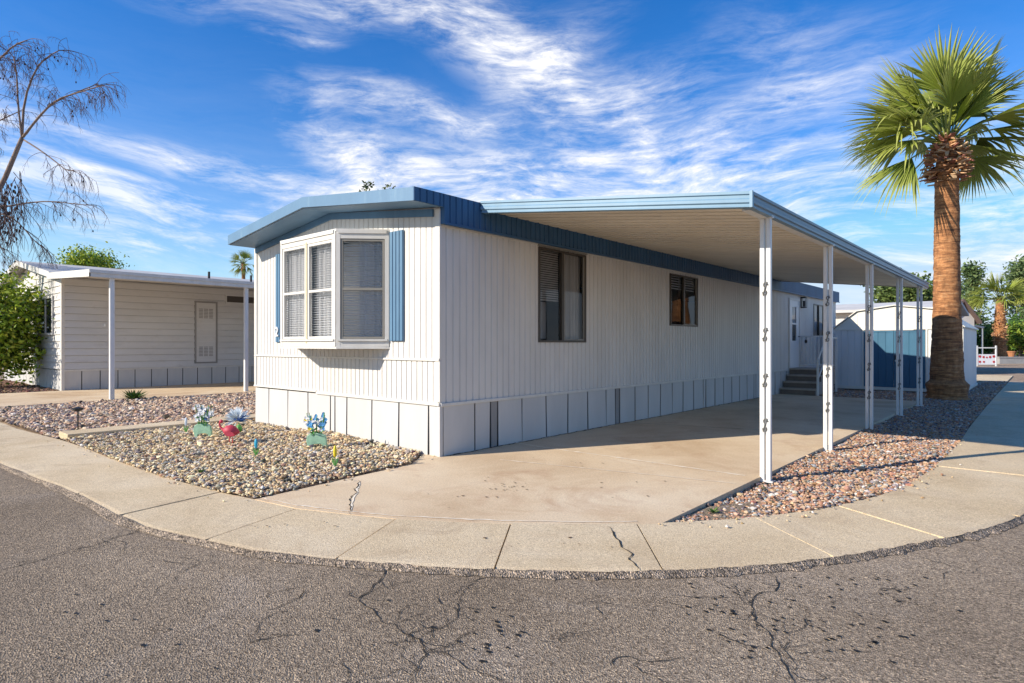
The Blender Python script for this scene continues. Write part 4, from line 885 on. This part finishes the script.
# view_deg : 0 = to the right of the picture, 90 = away, 180 = to the left, 270 = towards the viewer
for v, e in ((186, -24), (176, 14), (190, 34), (163, 52), (120, 64), (95, 82), (232, 68), (280, 78), (64, 66), (312, 64), (345, 50), (10, 36), (352, 16), (16, -14), (60, 24), (100, 30), (138, 20), (210, 46), (325, 32), (30, 6), (184, 2), (172, 38), (250, 60), (40, 52), (80, 46), (148, 62), (330, 66), (8, 22), (200, 26)):
    frond(v + rng.uniform(-8, 8), e + rng.uniform(-5, 5), rng.uniform(.85, 1.1) * (1.12 if e > 40 else 1))
for _ in range(5): frond(rng.uniform(0, 360), rng.uniform(60, 88), .5)
washingtonia('tall thick-trunked fan palm standing in the gravel beside the shed', (3.70, 14.26, -.02), 6.72, [(0, .46), (.08, .475), (.16, .42), (.22, .445), (.46, .45), (.56, .37), (1.3, .34), (2.4, .298), (4., .278), (5.3, .262), (6.0, .262), (6.72, .18)], fr_, 1.62, 1.0, 51, (1.12, .60), 30)
rng = random.Random(9)
f2 = [(rng.random() * 6.283, math.radians(rng.uniform(2, 85)), rng.uniform(.8, 1.1)) for _ in range(34)]
p = at(1000, HY, 50); washingtonia('smaller fan palm with rough pale trunk across the lane at the right', (p.x, p.y, -.08), 5.2, [(0, .55), (.4, .46), (2, .36), (3.6, .36), (5.2, .25)], f2, 1.6, 1.4, 52, (4.6, .56), 20)
f3 = [(rng.random() * 6.283, math.radians(rng.uniform(-50, 85)), rng.uniform(.8, 1.1)) for _ in range(26)]
p = at(243.5, HY, 64); washingtonia('distant thin fan palm seen between the two mobile homes', (p.x, p.y, -.09), 10.0, [(0, .3), (5, .2), (10., .17)], f3, .95, .75, 53, (.8, .3), 16)
# ------------------------------------------------------------------ bare tree at the left edge
bt = thing('bare_tree', 'leafless drooping tree with dark seed pods reaching in at the upper left', 'tree', (-20.3, -2.4, 0)); rng = random.Random(77); TD = 19.
def bp(px, py, dz=0.): return at(px, py, TD + dz)
main = [([(-62, 400), (-60, 330), (-45, 260), (-20, 218), (0, 190), (22, 138)], .20, .085), ([(22, 138), (24, 100), (36, 68), (47, 57), (60, 50)], .06, .02), ([(22, 138), (18, 105), (17, 75), (14, 58)], .05, .02), ([(23, 137), (38, 118), (55, 100), (80, 92), (103, 85)], .06, .018), ([(26, 134), (42, 112), (60, 99), (82, 90), (98, 84)], .05, .015),
    ([(24, 140), (40, 150), (56, 162), (67, 171), (75, 170)], .04, .014), ([(-10, 205), (5, 207), (25, 203), (50, 201), (75, 204), (97, 206)], .05, .012), ([(-15, 215), (8, 214), (22, 226), (35, 242), (47, 250)], .04, .012), ([(-40, 90), (-15, 70), (0, 59), (14, 45), (28, 40)], .07, .02), ([(-30, 130), (-10, 125), (5, 118), (22, 110)], .05, .015),
    ([(-55, 300), (-70, 200), (-60, 120), (-40, 90)], .14, .07), ([(-45, 255), (-30, 235), (-10, 240), (5, 250)], .05, .02), ([(-70, 180), (-110, 120), (-140, 90)], .1, .03), ([(0, 190), (-15, 160), (-25, 110), (-12, 50)], .06, .02)]
tk = MB(); tw = MB(); pod = MB(); lines = []
for pts, r0, r1 in main:
    off = rng.uniform(-.8, .8) if r0 < .07 else 0; P = [bp(x, y, off * (k / len(pts))) for k, (x, y) in enumerate(pts)]
    if P[0].z < 0.2: P[0].z = -.1
    Q = smooth_line3 = [P[0]]
    for a, b in zip(P, P[1:]): Q += [a.lerp(b, .25), a.lerp(b, .75)]
    Q.append(P[-1]); n = len(Q); tk.tube(Q, [.66 * (r0 + (r1 - r0) * k / (n - 1)) for k in range(n)], 7); lines.append((Q, r0))
def twig(p, d, ln, r_, lev):
    pts = [p]; n = 6
    for k in range(n):
        d = (d + Vector((rng.gauss(0, .16), rng.gauss(0, .16), -.20 if lev else -.12))).normalized(); pts.append(pts[-1] + d * ln / n)
    tw.tube(pts, [r_ * (1 - .5 * k / n) for k in range(n + 1)], 4, False)
    if lev < 2:
        for k in range(2, n + 1):
            for _ in range(1):
                if rng.random() < .7: twig(pts[k], (d + Vector((rng.gauss(0, .8), rng.gauss(0, .8), rng.uniform(-1.3, .0)))).normalized(), ln * rng.uniform(.4, .7), r_ * .62, lev + 1)
    elif rng.random() < .03:
        e = pts[rng.randint(3, n)]; pod.ball(e, (.022, .022, .036), 6, 5)
for Q, r0 in lines:
    if r0 > .12: continue
    n = len(Q); tot = sum((b - a).length for a, b in zip(Q, Q[1:])); m_ = max(5, int(tot / .17))
    for _ in range(m_):
        t = rng.uniform(.3, 1.) * (n - 1); k = min(n - 2, int(t)); p = Q[k].lerp(Q[k + 1], t - k)
        dv_ = (Q[k + 1] - Q[k]).normalized()
        twig(p, (dv_ * .7 + Vector((rng.gauss(0, .6), rng.gauss(0, .6), rng.uniform(-.5, .5)))).normalized(), rng.uniform(.45, .95), .0095, 0)
for _ in range(110):          # the thick curtain of hanging twigs at lower left
    p = bp(rng.uniform(-25, 22), rng.uniform(168, 222), rng.uniform(-1, 1)); twig(p, Vector((rng.gauss(0, .3), rng.gauss(0, .3), -1)).normalized(), rng.uniform(.6, 1.3), .012, 1)
    for _ in range(1): pod.ball(p + Vector((rng.gauss(0, .1), rng.gauss(0, .1), -rng.uniform(.1, .8))), (.03, .03, .06), 5, 4)
tk.build('trunk', M['bark'], bt, smooth=True); tw.build('twigs', M['twig'], bt); tag(pod.build('seed_pods', M['pod'], bt), kind='stuff')
# ------------------------------------------------------------------ far buildings, gate, planter wall
FBX = ony(944, HY, 30.).x
fb = thing('mobile_home', 'long low white-roofed building behind the shed', 'mobile home', (4, 33, 0))
q = MB(); ribbed(q, front(30.), -10, FBX, .0, 3.0, .3, .03, .01); ribbed(q, side(FBX), 30., 38, 0, 3.0, .3, .03, .01); q.build('wall', M['farwall'], fb)
q = MB(); q.prism([(29.5, 3.0), (34, 3.55), (38.5, 3.0), (38.5, 3.14), (34, 3.69), (29.5, 3.14)], -10.3, FBX + .3, lambda a, b, h: Vector((h, a, b))); q.build('roof', M['roof'], fb)
q = MB()
for x in (-2.2, .8): q.box(x, x + 1.3, .01, .05, 1.5, 2.6, front(30.))
q.build('window', M['bronze'], fb)
p = at(962, HY, 47); hd, hn, Z = Vector((RT[0], RT[1], 0)), Vector((FW[0], FW[1], 0)), Vector((0, 0, 1))
gh = thing('gabled_house', 'small distant house with brown gable roof right of the big palm trunk', 'house', (p.x, p.y, -.09))
HT = lambda a, c, h: Vector((p.x, p.y, -.09)) + hd * a + hn * h + Z * c
q = MB(); q.prism([(-2.2, 0), (.95, 0), (.95, 3.45), (-.1, 4.75), (-2.2, 3.2)], 0, 7, HT); q.build('wall', M['farwall'], gh)
q = MB(); q.prism([(-2.5, 2.95), (-.1, 4.72), (1.25, 3.05), (1.25, 3.22), (-.1, 4.92), (-2.5, 3.12)], -.4, 7.3, HT); q.build('roof', M['brownroof'], gh)
q = MB(); q.prism([(.953, 2.9), (1.95, 2.72), (1.95, 2.86), (.953, 3.04)], .3, 4, HT); q.build('awning', M['roof'], gh)
q = MB(); q.prism([(1.82, 0), (1.90, 0), (1.90, 2.72), (1.82, 2.72)], .35, .43, HT); q.build('awning_post', M['post'], gh)
q = MB(); q.prism([(-.6, 1.1), (.5, 1.1), (.5, 2.2), (-.6, 2.2)], -.03, -.004, HT); q.build('window', M['bronze'], gh)
# white gate with red ornaments
p = at(986.5, HY, 41); gx, gy = p.x, p.y; dirg = Vector((RT[0], RT[1], 0)); nrm = Vector((FW[0], FW[1], 0)) * -1
GT = lambda a, b, c: Vector((gx, gy, -.09)) + dirg * a + nrm * b + Vector((0, 0, c))
gt = thing('yard_gate', 'small white gate panel with red ornaments beyond the lane', 'gate', (gx, gy, -.09))
q = MB(); q.box(-.68, -.60, -.04, .04, 0, 1.38, GT); q.box(.60, .68, -.04, .04, 0, 1.38, GT); q.box(-.60, .60, -.03, .03, 1.20, 1.27, GT); q.build('gate_frame', M['post'], gt)
q = MB(); q.box(-.60, .60, -.02, .02, .10, .80, GT); pn = q.build('panel', M['petalwhite'], gt)
for a, c, r_ in ((-.47, .64, .09), (-.22, .60, .08), (0, .58, .06), (.22, .60, .08), (.47, .64, .09), (-.47, .28, .08), (-.2, .28, .07), (.47, .28, .08)):
    q = MB(); q.prism([(a - r_, c - r_ * .2), (a, c - r_), (a + r_, c - r_ * .2), (a + r_ * .7, c + r_), (a - r_ * .7, c + r_)], .021, .035, lambda u, v, h: GT(u, h, v))
    q.build('ornament', M['signred'], pn)
p = at(1016, HY, 46); wx, wy = p.x, p.y; GT2 = lambda a, b, c: Vector((wx, wy, -.09)) + dirg * a + nrm * b + Vector((0, 0, c))
q = MB(); q.box(-1.4, 3.5, -.2, .2, 0, .45, GT2); q.box(-1.45, 3.5, -.24, .24, .45, .53, GT2); tag(q.build('planter_wall', M['block'], origin=(wx, wy, -.09)), 'low grey block planter wall across the lane at the right', 'wall')
for a, r_, lab in ((-.35, .26, 'terracotta pot on the left end of the low grey planter wall'), (1.0, .3, 'bigger terracotta pot on the grey planter wall near the right edge')):
    q = MB(); c = GT2(a, 0, .53); q.tube([c, c + Vector((0, 0, .34)), c + Vector((0, 0, .345)), c + Vector((0, 0, .42))], [r_ * .7, r_, r_ * 1.12, r_ * 1.12], 12); tag(q.build('flower_pot', M['terracotta'], origin=tuple(c)), lab, 'flower pot', 'terracotta pots on the planter wall')
# ------------------------------------------------------------------ garden ornaments in the gravel
def flat_piece(mb, base, pts, th=.008):
    """cut-out in a vertical plane facing the street corner, with thickness"""
    d, n = Vector((RT[0], RT[1], 0)), Vector((FW[0], FW[1], 0))
    mb.prism(pts, -th, th, lambda u, v, h: base + d * u + n * h + Vector((0, 0, v)))
def planter(loc, label, petals, seed, hgt):
    loc = Vector(loc); loc.z = .03; o = thing('flower_ornament', label, 'garden ornament', loc, 'green flower ornaments in the gravel'); rg = random.Random(seed); d, n = Vector((RT[0], RT[1], 0)), Vector((FW[0], FW[1], 0))
    q = MB(); flat_piece(q, loc, [(-.115, .035), (-.135, .10), (-.125, .17), (-.085, .205), (.06, .21), (.115, .175), (.13, .10), (.135, -.05), (.095, -.05), (.085, .05), (.05, .07), (-.03, .065), (-.07, .05), (-.085, -.03), (-.11, -.03)], .022)
    q.build('cut_out_body', M['green'], o, bevel=.006)
    stm = MB(); P = {}
    for k in range(20):
        u, w = rg.uniform(-.11, .11), rg.uniform(-.05, .05); h = rg.uniform(.45, 1.) * hgt; b = loc + d * u * .6 + n * w * .6 + Vector((0, 0, .18)); t = loc + d * u * 1.15 + n * w + Vector((0, 0, .19 + h)); stm.tube([b, b.lerp(t, .5) + d * rg.gauss(0, .01), t], .004, 4)
        for _ in range(3):
            c = t + Vector((rg.gauss(0, .018), rg.gauss(0, .018), -rg.uniform(0, h * .6))); m_ = rg.choice(petals); mb = P.setdefault(m_, MB())
            for j in range(5):
                a = 6.283 * j / 5; v = d * math.cos(a) + Vector((0, 0, 1)) * math.sin(a); s_ = d * -math.sin(a) + Vector((0, 0, 1)) * math.cos(a); r_ = rg.uniform(.020, .033)
                mb.quad(c, c + v * r_ * .6 + s_ * r_ * .45 - n * .006, c + v * r_ - n * .003, c + v * r_ * .6 - s_ * r_ * .45 - n * .006)
        lb = P.setdefault('leafgreen', MB()); s_ = d * rg.uniform(-1, 1) + n * rg.uniform(-1, 1); s_.normalize(); c = b.lerp(t, rg.uniform(.1, .5)); lb.quad(c, c + s_ * .03 + Vector((0, 0, .025)), c + s_ * .06 + Vector((0, 0, .02)), c + s_ * .03)
    stm.build('stem', M['leafgreen'], o)
    for k, mb in P.items(): mb.build('leaves' if k == 'leafgreen' else 'blossoms', M[k], o)
planter(onz(203, 438, .03), 'green cut-out ornament topped with tall white blossoms near the concrete strip', ['petalwhite', 'petalwhite', 'petalwhite', 'petalwhite', 'petalwhite', 'petalwhite', 'petalwhite', 'petalwhite', 'darkblue'], 61, .31)
planter(onz(317, 449, .03), 'green cut-out ornament topped with blue flowers close to the white skirting', ['petalblue', 'petalblue', 'petalblue', 'petalwhite', 'petalwhite', 'petalblue', 'petalwhite', 'yellow'], 62, .29)
# red bird ornament
b0 = onz(231, 443, .04); d, n, Z = Vector((RT[0], RT[1], 0)), Vector((FW[0], FW[1], 0)), Vector((0, 0, 1))
rb = thing('bird_ornament', 'red flamingo-like bird ornament standing in the gravel', 'garden ornament', b0)
q = MB(); seg = 12
spine = [(-.10, .10, .005), (-.088, .115, .045), (-.05, .125, .075), (0, .125, .086), (.05, .12, .07), (.085, .115, .04), (.12, .11, .006)]
q.tube([b0 + d * a + Z * (z + .04) for a, z, r_ in spine], [r_ for *_, r_ in spine], seg)
q.tube([b0 + d * a + Z * z for a, z in ((-.07, .18), (-.115, .19), (-.15, .225), (-.16, .265), (-.145, .29), (-.13, .295))], [.03, .019, .013, .012, .014, .014], 8); body = q.build('bird_body', M['red'], rb, smooth=True)
q = MB(); q.ball(b0 + d * -.135 + Z * .297, (.032, .026, .026), 8, 6); q.build('head', M['red'], rb, smooth=True)
q = MB(); q.tube([b0 + d * -.165 + Z * .295, b0 + d * -.19 + Z * .275], [.012, .003], 6); q.build('beak', M['black'], rb)
q = MB(); flat_piece(q, b0 - n * .08, [(-.045, .12), (.02, .10), (.09, .12), (.06, .16), (0, .18), (-.045, .165)]); q.build('wing', M['red'], rb)
q = MB()
for s_ in (-.02, .02): q.tube([b0 + d * s_ - Z * .06, b0 + d * s_ + Z * .08], .006, 5)
q.build('leg', M['signred'], rb)
# blue feathered ornament
b1 = onz(239, 433, .04); bf = thing('feather_ornament', 'fluffy light blue feather ornament with dark blue petals behind the red bird', 'garden ornament', b1); rg = random.Random(91)
q = MB(); q.tube([b1 - Z * .06, b1 + Z * .16], .007, 5); q.ball(b1 + Z * .07, (.06, .05, .06), 8, 6); q.build('green_base', M['leafgreen'], bf)
q = MB(); c = b1 + Z * .20 - d * .02
for _ in range(260):
    a = rg.gauss(1.75, .75); v = d * math.cos(a) + Z * math.sin(a) + n * rg.gauss(0, .45); v.normalize(); l = rg.uniform(.11, .235); s_ = v.cross(n + d * .2).normalized() * .007; q.quad(c + v * .02 - s_ * .3, c + v * l * .6 - s_, c + v * l - Z * .008, c + v * l * .6 + s_)
q.build('feathers', M['lightblue'], bf)
q = MB()
for a, l in ((.15, .17), (.5, .2), (.85, .15), (-.1, .12), (2.8, .08)):
    v = d * math.cos(a) + Z * math.sin(a) - n * .35; s_ = Z * math.cos(a) - d * math.sin(a); q.quad(c - n * .05, c + v * l * .5 + s_ * .025, c + v * l, c + v * l * .5 - s_ * .025); 
q.build('petals', M['darkblue'], bf)
def stake(px, py, label, topmat, h):
    b = onz(px, py, .04); o = thing('flower_stake', label, 'garden stake', b, 'flower bud stakes in the gravel')
    q = MB(); q.tube([b - Z * .06, b + Z * h * .5], .007, 6); q.build('stem', M['leafgreen'], o)
    q = MB(); q.tube([b + Z * h * k for k in (.45, .52, .75, .95, 1.)], [.008, .017, .02, .014, .004], 8); q.build('bud', M[topmat], o, smooth=True)
    q = MB()
    for s_ in (-1, 1): flat_piece(q, b, [(s_ * .004, 0), (s_ * .03, h * .25), (s_ * .038, h * .5), (s_ * .012, h * .28)] if s_ > 0 else [(s_ * .012, h * .28), (s_ * .038, h * .5), (s_ * .03, h * .25), (s_ * .004, 0)], .004)
    q.build('leaf', M['leafgreen'], o)
stake(186, 433, 'pale blue bud stake with green leaves left of the white flowers', 'lightblue', .24)
stake(256, 456, 'bright blue bud stake alone in the middle of the gravel bed', 'cyan', .21)
stake(335, 467, 'yellow bud stake in front of the blue-flowered ornament', 'yellow', .24)
b = onz(78, 430, .0); pl_ = thing('path_light', 'small black path light standing in the pink gravel at the left', 'path light', b)
q = MB(); q.tube([b - Z * .05, b + Z * .33], .012, 6); q.build('stake', M['black'], pl_); q = MB(); q.tube([b + Z * .31, b + Z * .33, b + Z * .36, b + Z * .375], [.04, .075, .075, .02], 12); q.build('lamp_head', M['black'], pl_)
b = Vector((-11.62, .15, .0)); q = MB(); rg = random.Random(12)
for _ in range(170):
    a = rg.random() * 6.283; l = rg.uniform(.1, .42); v = Vector((math.cos(a) * .55, math.sin(a), rg.uniform(.15, .7))).normalized(); s_ = v.cross(Z).normalized() * .022; q.quad(b, b + v * l * .6 + s_, b + v * l, b + v * l * .6 - s_); t = rg.choice(G1); q.tone += [t] * 4
tag(q.build('weed', M['leaf'], origin=tuple(b)), 'low green weed at the gravel edge by the awning post', 'weed')
sp_ = [(404, 471), (190, 472), (450 / 1, 0)]
for k, (px, py, lab) in enumerate(((201, 473, 'tiny green sprout in the tan gravel near the sidewalk'), (713, 513, 'tiny green sprout at the front tip of the right gravel bed'))):
    b = onz(px, py, .02 if k == 0 else -.03); q = MB()
    for _ in range(26):
        a = rg.random() * 6.283; l = rg.uniform(.03, .075); v = Vector((math.cos(a), math.sin(a), rg.uniform(.4, 1.2))).normalized(); s_ = v.cross(Z).normalized() * .008; q.quad(b, b + v * l * .6 + s_, b + v * l, b + v * l * .6 - s_); q.tone += [rg.choice(G1)] * 4
    tag(q.build('sprout', M['leaf'], origin=tuple(b)), lab, 'weed')
# ------------------------------------------------------------------ light
SAZ = math.radians(27.5); SEL = math.radians(27.)
ldir = Vector((math.sin(SAZ) * math.cos(SEL), math.cos(SAZ) * math.cos(SEL), -math.sin(SEL)))
sd_ = bpy.data.lights.new('sun', 'SUN'); sd_.energy = 4.6; sd_.angle = math.radians(.5); sd_.color = (1., .90, .765)
so = bpy.data.objects.new('sun', sd_); COL.objects.link(so); so.rotation_euler = ldir.to_track_quat('-Z', 'Y').to_euler(); so.location = (-10, -20, 20)
wd = bpy.data.worlds.new('World'); S.world = wd; wd.use_nodes = True; nt = wd.node_tree; bg = nt.nodes['Background']
sky = nt.nodes.new('ShaderNodeTexSky'); sky.sky_type = 'NISHITA'; sky.sun_disc = False; sky.sun_elevation = SEL; sky.sun_rotation = math.atan2(-ldir.x, -ldir.y); sky.altitude = 400; sky.air_density = 1.; sky.dust_density = .3; sky.ozone_density = 2.5
tc = nt.nodes.new('ShaderNodeTexCoord'); sx = nt.nodes.new('ShaderNodeSeparateXYZ'); L(nt, tc.outputs['Generated'], sx.inputs[0])
def mth(op, a, b=None, c=None, clamp=False):
    n_ = nt.nodes.new('ShaderNodeMath'); n_.operation = op; n_.use_clamp = clamp
    for i, x in enumerate((a, b, c)):
        if x is None: continue
        if isinstance(x, (int, float)): n_.inputs[i].default_value = x
        else: L(nt, x, n_.inputs[i])
    return n_.outputs[0]
azn = mth('ARCTAN2', sx.outputs[0], sx.outputs[1])      # compass bearing
eln = mth('ARCSINE', sx.outputs[2])                     # elevation
def azel(px, py):
    d = Vector(ray(px, py)).normalized(); return math.atan2(d.x, d.y), math.asin(d.z)
# wispy warp shared by all cirrus bands
cb = nt.nodes.new('ShaderNodeCombineXYZ'); L(nt, azn, cb.inputs[0]); L(nt, eln, cb.inputs[1])
def nz_(scale, detail, rough, dist=0., mapscale=(1, 1, 1), rot=0., src=None):
    mp = nt.nodes.new('ShaderNodeMapping'); mp.inputs['Scale'].default_value = mapscale; mp.inputs['Rotation'].default_value = (0, 0, rot)
    L(nt, src or cb.outputs[0], mp.inputs[0]); n_ = nt.nodes.new('ShaderNodeTexNoise'); n_.inputs['Scale'].default_value = scale; n_.inputs['Detail'].default_value = detail; n_.inputs['Roughness'].default_value = rough; n_.inputs['Distortion'].default_value = dist
    L(nt, mp.outputs[0], n_.inputs['Vector']); return n_
wn = nz_(2.6, 2., .5); sw_ = nt.nodes.new('ShaderNodeSeparateColor'); L(nt, wn.outputs['Color'], sw_.inputs[0])
wa = mth('MULTIPLY_ADD', sw_.outputs[0], 0.22, -.11); we = mth('MULTIPLY_ADD', sw_.outputs[1], .12, -.06)
azw = mth('ADD', azn, wa); elw = mth('ADD', eln, we)
cw = nt.nodes.new('ShaderNodeCombineXYZ'); L(nt, azw, cw.inputs[0]); L(nt, elw, cw.inputs[1])
def band(px0, py0, px1, py1, width, wgt):
    (a0, e0), (a1, e1) = azel(px0, py0), azel(px1, py1)
    ca, ce = (a0 + a1) / 2, (e0 + e1) / 2; dx, dy = a1 - a0, e1 - e0; ln = math.hypot(dx, dy) / 2 * 1.15; th = math.atan2(dy, dx); w = width / F
    x = mth('SUBTRACT', azw, ca); y = mth('SUBTRACT', elw, ce)
    u = mth('ADD', mth('MULTIPLY', x, math.cos(th) / ln), mth('MULTIPLY', y, math.sin(th) / ln)); v = mth('SUBTRACT', mth('MULTIPLY', y, math.cos(th) / w), mth('MULTIPLY', x, math.sin(th) / w))
    r2 = mth('ADD', mth('POWER', mth('ABSOLUTE', u), 2.5), mth('MULTIPLY', v, v)); return mth('MULTIPLY', mth('POWER', 2.718, mth('MULTIPLY', r2, -1.)), wgt)
bands = [(225, -8, 460, 20, 15, .8), (400, 6, 560, 70, 22, 1.), (470, 18, 600, 105, 16, .7), (500, 100, 585, 40, 16, .75), (570, 110, 690, 100, 24, .9), (520, 60, 560, 130, 20, .5), (300, 88, 430, 116, 12, .95), (420, 118, 500, 126, 9, .8), (298, 126, 400, 174, 20, 1.3), (390, 166, 620, 186, 30, 1.),
    (270, 184, 520, 204, 24, .9), (60, 128, 290, 172, 10, 1.1), (60, 165, 200, 192, 7, 1.), (40, 190, 240, 207, 16, .85), (40, 232, 260, 247, 16, .9), (-60, 110, 40, 170, 50, .8), (590, 150, 740, 158, 24, .85), (690, 172, 870, 160, 22, .95),
    (735, 128, 860, 92, 16, .8), (640, 198, 1030, 220, 30, .9), (820, 240, 1100, 275, 36, .9), (960, 135, 1100, 160, 40, .55), (620, 225, 860, 250, 30, .7), (720, 60, 880, 70, 30, .32), (1150, 60, 1400, 180, 90, .6), (-400, 100, -120, 180, 80, .6), (265, 36, 310, 43, 7, .7), (420, 205, 700, 170, 24, .6)]
tot = None
for b_ in bands:
    o_ = band(*b_); tot = o_ if tot is None else mth('ADD', tot, o_)
fib = nz_(4.2, 8., .58, .25, (1., 2.6, 1), .30, cw.outputs[0]); fib2 = nz_(7., 12., .66, .35, (1., 5.2, 1), -.42, cw.outputs[0]); fib3 = nz_(16., 12., .70, .5, (1., 4.2, 1), .12, cw.outputs[0])
ff = mth('ADD', mth('ADD', mth('MULTIPLY', fib.outputs[0], .34), mth('MULTIPLY', fib2.outputs[0], .38)), mth('MULTIPLY', fib3.outputs[0], .28))
soft = mth('MULTIPLY_ADD', ff, 5.2, -2.02, True)
dens = mth('MULTIPLY', mth('POWER', mth('MINIMUM', tot, 1.15), .85), mth('MULTIPLY_ADD', mth('POWER', soft, 1.6), .96, .04))
dens = mth('MULTIPLY', mth('MINIMUM', dens, 1.0), .93)
# thin veil towards the horizon
veil = mth('MULTIPLY', mth('POWER', mth('SUBTRACT', 1., mth('MULTIPLY', eln, 1.35, None), None, True), 4.), .85)
dens = mth('MAXIMUM', dens, mth('MULTIPLY', veil, mth('MULTIPLY_ADD', ff, 2.2, -.45, True)))
SKY = .145
hs = nt.nodes.new('ShaderNodeHueSaturation'); hs.inputs['Saturation'].default_value = 1.36; hs.inputs['Value'].default_value = .95; L(nt, sky.outputs[0], hs.inputs['Color'])
mx = nt.nodes.new('ShaderNodeMixRGB'); tn = nt.nodes.new('ShaderNodeMixRGB'); tn.blend_type = 'MULTIPLY'; tn.inputs[0].default_value = 1.; tn.inputs[2].default_value = (.50, .745, .95, 1); L(nt, hs.outputs[0], tn.inputs[1])
gm = nt.nodes.new('ShaderNodeVectorMath'); gm.operation = 'MINIMUM'; gm.inputs[1].default_value = (1.65, 2.95, 4.4); L(nt, tn.outputs[0], gm.inputs[0])
L(nt, dens, mx.inputs[0]); L(nt, gm.outputs[0], mx.inputs[1]); mx.inputs[2].default_value = (5.2, 5.15, 5.2, 1)
L(nt, mx.outputs[0], bg.inputs[0]); bg.inputs[1].default_value = SKY
# ------------------------------------------------------------------ camera and view
cd = bpy.data.cameras.new('camera'); co = bpy.data.objects.new('camera', cd); COL.objects.link(co)
co.location = CAM; co.rotation_euler = (math.pi / 2, 0, math.atan2(.66, .751)); cd.sensor_width = 36; cd.lens = F / 1024 * 36; cd.shift_y = 2.5 / 1024; cd.clip_end = 2000; cd.clip_start = .05
S.camera = co
vs = S.view_settings; vs.view_transform = 'Standard'; vs.look = 'None'; vs.gamma = 1; vs.exposure = .6; vs.use_curve_mapping = False
S.cycles.max_bounces = 8; S.cycles.transparent_max_bounces = 12
